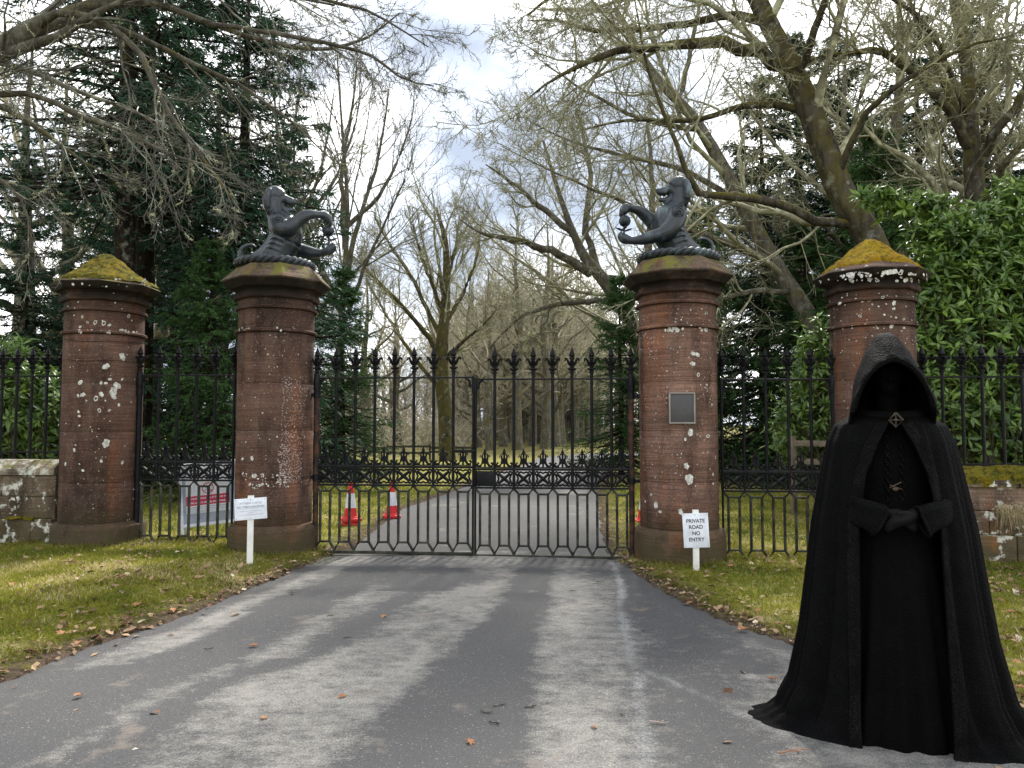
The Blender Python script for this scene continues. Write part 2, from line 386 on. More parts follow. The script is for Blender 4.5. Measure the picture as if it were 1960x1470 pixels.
def m_road():
    t = NT('worn_asphalt'); c = t.coord(); d = t.attr('pale_mask'); s = t.attr('seam')
    fine = t.mul(t.noise(t.coord(scale=(1, 1.6, 1)), 7, 7, .75, .2, .8), t.mul(t.noise(c, 60, 4, .7, .2, .8), .45), 'ADD')
    blot = t.noise(c, 2.6, 6, .7, .3, .7)
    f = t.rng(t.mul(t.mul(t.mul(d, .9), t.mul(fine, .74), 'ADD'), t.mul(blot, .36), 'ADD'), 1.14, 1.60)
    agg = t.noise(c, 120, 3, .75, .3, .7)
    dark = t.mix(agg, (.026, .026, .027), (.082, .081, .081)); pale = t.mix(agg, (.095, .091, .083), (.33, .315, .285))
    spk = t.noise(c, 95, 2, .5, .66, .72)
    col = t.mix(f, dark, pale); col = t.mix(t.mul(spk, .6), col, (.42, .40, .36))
    col = t.mix(t.noise(c, 2.2, 6, .7, .6, .72), col, (.16, .135, .112))
    col = t.mix(t.mul(s, t.noise(c, 60, 3, .6, .3, .62)), col, (.30, .305, .30))
    return t.done(col, t.rng(f, 0, 1, .8, .97), agg, .35, .004, .4)
link('road', mesh_np('road', np.stack((RX, RY, RZ), -1).reshape(-1, 3), np.stack((i, i+1, i+n+1, i+n), -1).reshape(-1, 4), attrs={'pale_mask': pale_mask.ravel(), 'seam': seam.ravel()}), m_road())['kind'] = 'structure'

# ================================================================== pillars
def gline(x): return 8.98-.08*(x+.4)
def lichen_disc(mb, cx, r0, th, z, rad, rng, ring=False):
    k = 10; ph = rng.uniform(0, 6)
    V = []; rr = [rad*(1+.22*math.sin(2*a+ph)+.15*math.sin(5*a+ph*2)) for a in np.arange(k)*2*PI/k]
    def pt(q, a, lift):
        t = th+q*math.cos(a)/r0; return ((r0+lift)*math.sin(t), -(r0+lift)*math.cos(t), z+q*math.sin(a))
    if ring:
        V = [pt(rr[j]*.55, j*2*PI/k, .002) for j in range(k)]+[pt(rr[j], j*2*PI/k, .0025) for j in range(k)]
        Fs = [(j, k+j, k+(j+1) % k, (j+1) % k) for j in range(k)]
    else:
        V = [pt(0, 0, .004)]+[pt(rr[j], j*2*PI/k, .0015) for j in range(k)]
        Fs = [(0, 1+j, 1+(j+1) % k) for j in range(k)]
    mb.add(V, Fs)
def pillar(label, px, Y, spots, stone, dome, rng, fine, base_z, moss='moss'):
    c = P(px, 800, Y); root = empty('gate_pillar', (c[0], Y, 0)); tag(root, label, 'gate pillar', 'round sandstone gate pillars')
    k = F/Y*1.0; az = math.atan2(c[0], Y); R = .452
    b = MB(); b.lathe([(.53, base_z-.25), (.53, .33), (.522, .355), (.49, .385), (.46, .40)], 48, capb=False); b.obj('plinth', stone, root)
    zs = [.402, .93, 1.51, 2.07, 2.675] if not dome else [.402, .88, 1.49, 2.08, 2.675]
    for z0, z1 in zip(zs[:-1], zs[1:]):
        r = R+rng.uniform(-.001, .001)
        b = MB(); b.lathe([(r-.006, z0), (r-.0015, z0+.002), (r, z0+.005), (r, z1-.005), (r-.0015, z1-.002), (r-.006, z1)], 64); b.obj('stone', stone, root)
    def ringm(z):
        b = MB(); b.lathe([(.452, z-.025), (.482, z-.018), (.487, z+.002), (.478, z+.014), (.452, z+.024)], 64); return b
    ringm(2.705).obj('string_course', stone, root)
    b = MB(); b.lathe([(.450, 2.732), (.450, 2.955)], 64); b.obj('stone', stone, root)
    ringm(2.982).obj('string_course', stone, root)
    b = MB(); b.lathe([(.446, 3.008, 0), (.442, 3.085, .6), (.468, 3.090, 1), (.480, 3.105, 1), (.480, 3.148, 1), (.455, 3.154, 1), (.452, 3.175, 1), (.464, 3.195, 1), (.49, 3.210, 1), (.512, 3.214, 1)], 64); b.obj('capital', stone, root)
    cap = MB()
    if not dome:
        cap.lathe([(.515, 3.214, 1), (.525, 3.216, 1), (.602, 3.300, 1), (.605, 3.316, 1), (.44, 3.494, 1), (.425, 3.502, 1)], 64)
        cap.obj('cap', M['stone_cap'], root, sharp=20)
    else:
        prof = [(.515, 3.216, 1), (.525, 3.218, 1), (.575, 3.27, 1), (.588, 3.30, 1), (.55, 3.325, .95), (.45, 3.39, .8), (.33, 3.475, .5), (.22, 3.575, .2), (.13, 3.655, 0), (.06, 3.695, 0), (.012, 3.702, 0)]
        cap.lathe(prof, 64); co = cap.obj('cap', M['stone_cap'] if dome == 1 else stone, root, sharp=25)
        # cushion of moss over the dome
        nA, nR = 128, 40; rr_ = np.linspace(.0, .56, nR); a = np.arange(nA)*2*PI/nA
        pr = np.array([(p[0], p[1]) for p in prof[::-1]][:-3]); zz = np.interp(rr_, pr[:, 0], pr[:, 1])
        A, RR = np.meshgrid(a, rr_); ZZ = np.interp(RR, pr[:, 0], pr[:, 1])
        mm = np.mod(A+PI/2-PI/8, PI/4)-PI/8; RO = RR*(1+(1/np.cos(mm)-1)*np.clip((RR-.2)/.3, 0, 1))
        x, y = RO*np.cos(A), RO*np.sin(A); sd_ = 3*dome
        lim = .50+.16*(fbm(x*4+9*dome, y*4, 4, sd_)-.45)+(.06 if dome == 1 else -.03)
        th = np.clip((lim-RR)/.05, -1, 1); h = np.where(th > 0, .008+.034*fbm(x*9, y*9, 4, sd_+1)+.040*np.abs(fbm(x*17, y*17, 4, sd_+5)-.47)*2, -.02)*np.where(th > 0, np.sqrt(np.maximum(th, 0)), 1)
        j = np.arange(nR-1)[:, None]*nA+np.arange(nA)[None]; j2 = np.arange(nR-1)[:, None]*nA+(np.arange(nA)[None]+1) % nA
        link('moss', mesh_np('moss', np.stack((x, y, ZZ+h), -1).reshape(-1, 3), np.stack((j, j2, j2+nA, j+nA), -1).reshape(-1, 4)), M[moss], root)
    lb = MB()
    ck = MB()
    def put(sx, sy, rp, ring, lb=lb):
        s = max(-.98, min(.98, (sx-px)/(k*R*(1/math.cos(az)**.8)))); th = math.asin(s)-az*.9
        z = P(sx, sy, Y-R*math.cos(th))[2]
        rad = R
        if z > 2.68 and z < 2.73 or 2.96 < z < 3.0: rad = .483
        elif z > 3.0: rad = .47 if z < 3.1 else (.50 if z < 3.2 else .575)
        elif z < .4: rad = .532
        lichen_disc(lb, 0, rad, th, z, max(.006, rp/k), rng, ring)
    for sx, sy, rp, ring in spots: put(sx, sy, rp, ring)
    for x0, x1, y0, y1, nn_, r0, r1 in fine:
        for _ in range(nn_):
            put(rng.uniform(x0, x1), rng.uniform(y0, y1), rng.uniform(r0, r1)*(.9 if nn_ < 200 else .8), rng.random() < .15, ck if nn_ > 200 else lb)
    tag(lb.obj('lichen', M['lichen'], root, smooth=False), kind='stuff')
    if ck.v: tag(ck.obj('chalky_bloom', M['chalk'], root, smooth=False), kind='stuff')
    return root
rg = random.Random(3)
S_L = [(683,243,20),(598,298,18),(465,388,14),(575,390,9),(600,392,9),(620,370,9),(685,370,8),(660,405,20),(640,440,24),(645,470,14),(455,462,9),(480,457,14),(578,455,14),(550,478,-14),(500,490,6),(600,490,5),(570,545,-11),(623,545,8),(672,515,9),(460,553,8),(465,577,8),(467,630,6),(610,730,22),(450,740,5),(443,768,10),(397,846,10),(588,830,9),(698,838,10),(492,883,8),(465,20,-8),(495,50,-8),(535,50,-12),(580,55,-13),(610,65,9),(455,75,8),(675,95,12),(710,15,-10)]
S_R = [(475,112,14),(500,120,14),(472,172,15),(503,237,-12),(328,215,5),(325,372,4),(550,296,7),(515,296,4),(530,352,4),(570,380,5),(580,412,7),(455,575,20),(553,597,-13),(425,615,9),(430,772,17),(597,720,-9),(550,690,5),(580,820,9),(442,838,22),(447,852,26),(580,875,8),(478,890,4),(562,790,5),(232,940,9),(197,980,8),(258,1000,18),(282,1040,10),(395,1040,16),(428,524,5),(403,700,4)]
S_I = [(838,117,6),(760,727,13),(723,632,6),(898,600,5),(815,460,5),(710,420,4),(705,730,10),(775,830,16),(820,880,10),(750,880,10)]
S_O = [(465,862,26),(635,810,10),(700,838,16),(770,830,-18),(915,795,-20),(1045,858,28),(1040,925,20),(665,1010,-20),(935,998,12),(1063,1028,14),(1150,1048,-16),(1248,1058,10),(1280,1085,10),(1305,1000,9),(1010,1130,26),(1150,1150,16),(855,1150,14),(470,1160,12),(850,1240,10)]
def sp(L_, ox, oy, s): return [(ox+x*s, oy+y*s, abs(r)*s*.92, r < 0) for x, y, r in L_]
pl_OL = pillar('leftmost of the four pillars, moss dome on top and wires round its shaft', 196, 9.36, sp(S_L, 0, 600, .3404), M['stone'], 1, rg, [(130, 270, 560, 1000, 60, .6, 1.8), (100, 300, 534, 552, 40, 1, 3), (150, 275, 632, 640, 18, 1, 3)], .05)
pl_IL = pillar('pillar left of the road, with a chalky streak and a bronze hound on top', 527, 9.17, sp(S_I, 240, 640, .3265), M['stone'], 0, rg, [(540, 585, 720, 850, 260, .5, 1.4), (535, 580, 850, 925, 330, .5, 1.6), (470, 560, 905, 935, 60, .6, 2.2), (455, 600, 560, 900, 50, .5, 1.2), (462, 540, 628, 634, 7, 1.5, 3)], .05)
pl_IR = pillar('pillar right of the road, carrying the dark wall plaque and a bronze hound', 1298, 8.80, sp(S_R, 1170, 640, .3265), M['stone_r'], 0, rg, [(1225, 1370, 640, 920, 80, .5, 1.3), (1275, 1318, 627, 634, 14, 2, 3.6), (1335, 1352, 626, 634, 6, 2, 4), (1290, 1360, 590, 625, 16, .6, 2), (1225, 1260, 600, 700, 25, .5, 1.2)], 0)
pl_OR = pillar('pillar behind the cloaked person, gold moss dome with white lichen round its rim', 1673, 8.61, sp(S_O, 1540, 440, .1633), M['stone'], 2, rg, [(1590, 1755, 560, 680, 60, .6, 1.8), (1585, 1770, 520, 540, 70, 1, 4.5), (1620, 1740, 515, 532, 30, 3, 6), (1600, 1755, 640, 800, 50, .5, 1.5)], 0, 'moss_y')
def wire(root, z, sag, R=.456):
    a = np.linspace(0, 2*PI, 49); z = z+sag*np.sin(a*2+1)+.006*np.sin(a*5)
    b = MB(); b.tube(np.stack((R*np.cos(a), R*np.sin(a), z), -1), .0035, 5); b.obj('wire', M['rust'], root)
wire(pl_OL, 2.60, .018); wire(pl_OL, 2.36, .008)
# plaque on the right pillar
def plaque():
    c0 = P(1306, 781, 8.80-.47); root = pl_IR; ax = Vector(pl_IR.location); th = math.asin((c0[0]-ax.x)/.452)
    r = empty('plaque', (.47*math.sin(th), -.47*math.cos(th), c0[2]), th, root)
    r.name = 'plaque'
    b = MB(); b.box(-.138, .138, -.006, .02, -.17, .17, .004); b.obj('plate', M['plaque'], r)
    b = MB()
    for x0, x1, z0, z1 in ((-.145, .145, .158, .176), (-.145, .145, -.176, -.158), (-.145, -.127, -.158, .158), (.127, .145, -.158, .158)): b.box(x0, x1, -.02, .022, z0, z1, .003)
    b.obj('frame', M['pframe'], r)
plaque()

# ================================================================== gates and railings
def finial_mesh(sc=1.0):
    b = MB()
    b.lathe([(.020, -.01), (.020, .012), (.030, .018), (.030, .034), (.018, .04), (.016, .075), (.027, .082), (.027, .095), (.018, .10), (.026, .125), (.03, .15), (.02, .175), (.022, .182), (.034, .19), (.034, .20), (.022, .207), (.036, .228), (.030, .255), (.013, .30), (.002, .335)], 10)
    for a in range(4):
        d = a*PI/2; ca, sa = math.cos(d), math.sin(d)
        q = [(.018, .105), (.040, .135), (.050, .17), (.066, .194), (.082, .190), (.085, .172), (.074, .166)]
        b.tube([(r*ca, r*sa, z) for r, z in q], [.013, .017, .016, .014, .014, .012, .009], 6)
        q = [(.014, .05), (.030, .068), (.044, .070), (.046, .058)]
        b.tube([(r*ca, r*sa, z) for r, z in q], [.011, .014, .012, .009], 6)
    return b.me('finial')
FIN = finial_mesh()
def crest_mesh(w):
    b = MB()
    b.tube([(0, 0, .01), (0, 0, .16), (0, 0, .19), (0, 0, .235)], [.013, .014, .022, .002], 6)
    for s in (-1, 1):
        b.tube([(s*.012, 0, .05), (s*.026, 0, .10), (s*.034, 0, .135), (s*.026, 0, .165), (s*.010, 0, .172)], [.013, .014, .012, .010, .008], 5)
        b.tube([(s*.034, 0, .135), (s*.052, 0, .150), (s*.060, 0, .135), (s*.052, 0, .124)], [.008, .008, .007, .005], 5)
        q = [(s*.022, .115), (s*.030, .06), (s*.055, .022), (s*.085, .020), (s*.098, .045), (s*.085, .062), (s*.070, .052)]
        b.tube([(x*w/.236, 0, z) for x, z in q], [.014, .017, .018, .018, .017, .015, .010], 6)
    b.box(-w/2+.02, w/2-.02, -.012, .012, .002, .014)
    return b.me('crest')
def frieze_mesh(w):
    b = MB(); h = .185; s_ = w/.236
    for sx in (-1, 1):
        for sz in (-1, 1):
            b.tube([(0, 0, 0), (sx*.05*s_, 0, sz*.042), (sx*.075*s_, 0, sz*.062)], [.024, .019, .018], 6)
            q = [(sx*(.075+.020*math.cos(a)), sz*(.064+.020*math.sin(a))) for a in np.linspace(-2.6, 2.6, 9)]
            b.tube([(x*s_, 0, z) for x, z in q], .0125, 6)
        b.tube([(sx*.082*s_, 0, -.042), (sx*.066*s_, 0, 0), (sx*.082*s_, 0, .042)], .013, 5)
    for sz in (-1, 1):
        b.tube([(-.056*s_, 0, sz*.072), (-.03*s_, 0, sz*.08), (0, 0, sz*.066), (.03*s_, 0, sz*.08), (.056*s_, 0, sz*.072)], .012, 5)
    b.lathe([(.022, -.02), (.03, 0), (.022, .02)], 8)
    return b.me('frieze_panel')
def lattice_mesh(w, links=True, half=0):
    """elongated hexagon round one bar line with its two link bars; half = -1/1 keeps one side only"""
    b = MB(); zt, zb, zT, zB = .765, .155, .832, .058; r = .0172; q = w*.25
    for s in (-1, 1):
        if half and s != half: continue
        b.tube([(0, 0, zB), (s*q, 0, zb), (s*q, 0, zt), (0, 0, zT)], r, 6)
        b.tube([(s*q, 0, zt), (s*w*.5, 0, zt)], .0145, 6); b.tube([(s*q, 0, zb), (s*w*.5, 0, zb)], .0145, 6)
    return b.me('lattice_frame')
def gate(label, xA, xB, nbay, hinge, cat='gate', main=True, dz=0.0, group=None, fin=(1, 1)):
    """gate leaf from x = xA to xB on the pillar line; hinge -1 left / 1 right"""
    yA, yB = gline(xA), gline(xB); Wd = math.hypot(xB-xA, yB-yA)
    root = empty('iron_gate', (xA, yA, dz), math.atan2(yB-yA, xB-xA)); tag(root, label, cat, group)
    w = Wd/nbay; g = M['iron_g']; k = M['iron']
    def box(name, *a, mat=k, bev=.004):
        b = MB(); b.box(*a, bev); return b.obj(name, mat, root)
    # stiles
    for s, x in ((-1, 0), (1, Wd)):
        hg = (s == hinge); b = MB()
        if hg:
            b.lathe([(.034, -.01), (.034, 2.02)], 14); b.lathe([(.040, -.03), (.044, .0), (.044, .05), (.036, .06)], 14)
            st = b.obj('hinge_stile', M['rust'] if main else k, root, loc=(x, 0, 0))
            b = MB(); b.lathe([(.036, 1.95), (.046, 2.0), (.046, 2.10), (.036, 2.17), (.030, 2.19)], 14); b.obj('stile_collar', k, st)
        else:
            rs_ = .013 if hinge < 0 and main else .017; b.lathe([(.013, -.02), (.013, .84), (rs_, .86), (rs_, 1.90), (rs_*1.5, 2.05), (rs_*1.5, 2.13), (rs_*1.1, 2.16)], 12)
            st = b.obj('meeting_stile', k, root, loc=(x, 0, 0))
        if fin[0 if s < 0 else 1]: link('finial', FIN, k, st, (0, 0, 2.19))
        d = 1 if s < 0 else -1
        b = MB(); b.tube([(x+d*.03, 0, 2.02), (x+d*.05, 0, 2.10), (x+d*.11, 0, 2.145)], [.022, .017, .009], 6); b.obj('bracket', k, root)
    box('top_rail', .0, Wd, -.016, .016, 2.128, 2.148); box('middle_rail', .0, Wd, -.022, .022, 1.045, 1.073)
    box('frieze_rail', .0, Wd, -.020, .020, .828, .850); box('bottom_rail', .0, Wd, -.022, .022, .012, .050, mat=g)
    bm_ = MB(); bm_.lathe([(.0185, .85), (.0185, 2.19)], 10); BAR = bm_.me('bar')
    cr_, fr_, la_ = crest_mesh(w), frieze_mesh(w), lattice_mesh(w)
    for i in range(1, nbay):
        bo = link('bar', BAR, k, root, (i*w, 0, 0)); link('finial', FIN, k, bo, (0, 0, 2.19))
    for i in range(nbay):
        link('crest', cr_, k, root, ((i+.5)*w, 0, 1.074)); link('frieze_panel', fr_, k, root, ((i+.5)*w, 0, .948))
    for i in range(1, nbay): link('lattice_frame', la_, g, root, (i*w, 0, 0))
    link('lattice_frame', lattice_mesh(w, half=1), g, root, (0, 0, 0)); link('lattice_frame', lattice_mesh(w, half=-1), g, root, (Wd, 0, 0))
    # hinge straps running into the pillar
    xh = 0 if hinge < 0 else Wd; L_ = .17
    for z in (1.93, .93):
        b = MB(); b.box(min(xh, xh+hinge*L_), max(xh, xh+hinge*L_), -.022, .022, z-.022, z+.022, .004); b.lathe([(.045, z-.035), (.045, z+.035)], 14, (xh, 0)); b.obj('hinge', k, root)
    return root, Wd, w
xg = [(607-980)/F*9.15, -.468, -.440, (1208-980)/F*8.83]
ga, Wa, wa = gate('left leaf of the double iron gate across the road', xg[0], xg[1], 8, -1, group='iron gates between the pillars', fin=(1, 0), dz=.012)
gb, Wb, wb = gate('right leaf of the double iron gate across the road', xg[2], xg[3], 8, 1, group='iron gates between the pillars', fin=(0, 1), dz=-.012)
b = MB(); b.box(Wa-wa, Wa+.03, -.03, -.012, 1.24, 1.27, .003); b.obj('latch', M['iron'], ga)
b = MB(); b.box(.02, wb+.0, -.03, -.024, .86, 1.04, .003); b.obj('lock_plate', M['iron'], gb)
gc, Wc, wc = gate('side gate with the drone notice standing behind it', -4.66, -3.44, 5, -1, main=False, dz=.055, group='iron gates between the pillars')
gd, Wd_, wd = gate('side gate beside the private road sign, lawn seen through it', 2.46, 3.73, 5, 1, main=False, dz=-.03, group='iron gates between the pillars')
def railing(label, xA, xB, n, z0, dz):
    yA, yB = gline(xA), gline(xB); Wd = math.hypot(xB-xA, yB-yA); w = Wd/n
    root = empty('iron_railing', (xA, yA+.02, dz), math.atan2(yB-yA, xB-xA)); tag(root, label, 'railing', 'iron railings on the low walls')
    for z in (2.15, z0+.06):
        b = MB(); b.box(0, Wd, -.015, .015, z-.011, z+.011, .003); b.obj('rail', M['iron'], root)
    b = MB(); b.lathe([(.0185, z0-.02), (.0185, 2.20)], 10); BAR = b.me('bar')
    for i in range(n):
        bo = link('bar', BAR, M['iron'], root, ((i+.5)*w, 0, 0)); link('finial', FIN, M['iron'], bo, (0, 0, 2.19))
railing('spiked railing on the low wall left of the pillars', -8.0, -5.60, 12, 1.13, .045)
railing('spiked railing on the mossy low wall behind the cloaked person', 4.63, 7.9, 15, 1.09, -.02)

# ================================================================== low walls
def low_wall(label, xA, xB, mats, dz, rng):
    yA, yB = gline(xA), gline(xB); Wd = math.hypot(xB-xA, yB-yA); ang = math.atan2(yB-yA, xB-xA)
    root = empty('low_wall', (xA, yA, dz), ang); tag(root, label, 'stone wall')
    def course(z0, z1, y0, y1, lens, ms, name='stone', bev=.012):
        x = 0; i = 0
        while x < Wd-.01:
            l = min(lens[i % len(lens)], Wd-x); i += 1
            if Wd-x-l < .15: l = Wd-x
            b = MB(); b.box(x+.004, x+l-.004, y0+rng.uniform(-.008, .008), y1, z0+.003, z1-.003, bev); o = b.obj(name, ms[rng.randrange(len(ms))], root); x += l
    course(-.25, .40, -.25, .25, [.95, 1.2, .8], mats[0]); course(.40, .67, -.19, .19, [.7, .9, 1.05], mats[1]); course(.67, .93, -.19, .19, [1.1, .62, .9], mats[1])
    # sloped coping
    x = 0
    while x < Wd-.01:
        l = min(rng.uniform(.75, 1.1), Wd-x)
        if Wd-x-l < .2: l = Wd-x
        b = MB(); sec = [(-.235, .935), (-.235, 1.01), (-.10, 1.11), (.10, 1.11), (.235, 1.01), (.235, .935)]
        V = [(xx, y, z) for xx in (x+.004, x+l-.004) for y, z in sec]
        b.add(V, [tuple(range(6)), tuple(range(11, 5, -1))]+[(j, 6+j, 6+(j+1) % 6, (j+1) % 6) for j in range(6)])
        b.obj('coping_stone', mats[2], root, sharp=30); x += l
    return root, Wd
wl, WL = low_wall('low wall with pale lichen coping beside the leftmost pillar', -8.0, -5.585, [[M['wall_l']], [M['wall_l'], M['wall_d']], M['wall_w']], .03, random.Random(4))
wr, WR = low_wall('low wall with thick moss on top at the right edge', 4.615, 7.9, [[M['wall_d'], M['wall_r']], [M['wall_r'], M['wall_d']], M['wall_d']], -.04, random.Random(8))
def moss_run(root, Wd, prof, mat, seed, keep):
    """lumpy moss lying on a profile (y, z) run along the wall"""
    nx_, ny_ = int(Wd/.02), 26; pr = np.array(prof); s = np.r_[0, np.cumsum(np.linalg.norm(np.diff(pr, axis=0), axis=1))]; ss = np.linspace(0, s[-1], ny_)
    py_, pz_ = np.interp(ss, s, pr[:, 0]), np.interp(ss, s, pr[:, 1]); x = np.linspace(.02, Wd-.02, nx_)
    Xm, Sm = np.meshgrid(x, ss); Ym = np.broadcast_to(py_[:, None], Xm.shape); Zm = np.broadcast_to(pz_[:, None], Xm.shape)
    cov_ = fbm(Xm*3, Sm*6, 4, seed)-keep-.35*np.clip(.06-np.minimum(Sm, s[-1]-Sm), 0, 1)/.06*.3
    h = np.where(cov_ > 0, .010+.10*np.minimum(cov_, .3)+.02*fbm(Xm*30, Sm*30, 3, seed+3), -.03)
    j = np.arange(ny_-1)[:, None]*nx_+np.arange(nx_-1)[None]
    link('moss', mesh_np('moss', np.stack((Xm, Ym-h*.5, Zm+h), -1).reshape(-1, 3), np.stack((j, j+1, j+nx_+1, j+nx_), -1).reshape(-1, 4)), mat, root)
moss_run(wr, WR, [(-.25, .96), (-.245, 1.01), (-.10, 1.115), (.10, 1.115), (.24, 1.01)], M['moss'], 5, .25)
moss_run(wl, WL, [(-.26, .36), (-.255, .395), (-.18, .40)], M['moss'], 6, .34)
# tuft of dry grass hanging on the right wall
b_rng = np.random.RandomState(5); tp = P(1935, 985, 8.15); Kc = 6
hang = np.zeros((150, Kc, 3)); base = np.stack((tp[0]+b_rng.uniform(-.16, .30, 150), 8.19+b_rng.uniform(-.03, .02, 150), .63+b_rng.uniform(-.04, .06, 150)), -1)
dv = np.stack((b_rng.normal(0, .25, 150), -b_rng.uniform(.3, .9, 150), b_rng.uniform(.1, .8, 150)), -1); p_ = base.copy()
for kk in range(Kc): hang[:, kk] = p_; p_ = p_+nrm(dv)*.06*b_rng.uniform(.7, 1.3, (150, 1)); dv = dv+np.array((0, .12, -.55))
V_, Q_ = tubes(hang, np.broadcast_to(np.linspace(.003, .001, Kc), (150, Kc)), 3)
tag(link('dry_grass', mesh_np('dry_grass', V_, Q_), simple('straw', (.42, .34, .18), .9)), 'dry straw-coloured grass tuft hanging over the right wall', 'grass tuft', kind='stuff')
# ================================================================== modelling helpers for rounded bodies
def spline(pts, n):
    p = np.asarray(pts, float); q = np.vstack((2*p[0]-p[1], p, 2*p[-1]-p[-2])); out = []
    for i in range(len(p)-1):
        a, b_, c, d = q[i:i+4]
        for t in np.arange(n)/n: out.append(.5*(2*b_+(c-a)*t+(2*a-5*b_+4*c-d)*t*t+(3*b_-a-3*c+d)*t**3))
    out.append(p[-1]); return np.array(out)
def limb(mb, rows, n=5, sides=14):
    """rows (x, y, z, r): a smooth tapering limb with round ends"""
    s = spline(rows, n); s[:, 3] = np.maximum(s[:, 3], .002); p, r = s[:, :3], s[:, 3]
    t0 = nrm(p[0]-p[1]); t1 = nrm(p[-1]-p[-2]); a = np.linspace(0, PI/2, 5)[1:]
    pre = [(p[0]+t0*r[0]*math.sin(x), r[0]*max(math.cos(x), .02)) for x in a][::-1]; post = [(p[-1]+t1*r[-1]*math.sin(x), r[-1]*max(math.cos(x), .02)) for x in a]
    pp = np.array([x[0] for x in pre]+list(p)+[x[0] for x in post]); rr = np.array([x[1] for x in pre]+list(r)+[x[1] for x in post])
    mb.tube(pp, rr, sides)
def ball(mb, c, rad, rot=0, axis='Y'):
    bm = bmesh.new(); bmesh.ops.create_uvsphere(bm, u_segments=18, v_segments=12, radius=1)
    m = Matrix.Translation(c) @ Matrix.Rotation(rot, 4, axis) @ Matrix.Diagonal((*rad, 1)); bm.transform(m); bm.verts.index_update()
    mb.add([v.co for v in bm.verts], [[v.index for v in f.verts] for f in bm.faces]); bm.free()
def fuse(mb, name, voxel, smooth=4, fac=.5):
    """one continuous surface out of overlapping volumes"""
    o = bpy.data.objects.new('fuse', mb.me('fuse', False)); COL.objects.link(o)
    r = o.modifiers.new('r', 'REMESH'); r.mode = 'VOXEL'; r.voxel_size = voxel
    if smooth: s_ = o.modifiers.new('s', 'SMOOTH'); s_.iterations = smooth; s_.factor = fac
    me = bpy.data.meshes.new_from_object(o.evaluated_get(bpy.context.evaluated_depsgraph_get())); bpy.data.objects.remove(o)
    me.name = name; me.polygons.foreach_set('use_smooth', np.ones(len(me.polygons), bool)); me.materials.clear(); return me
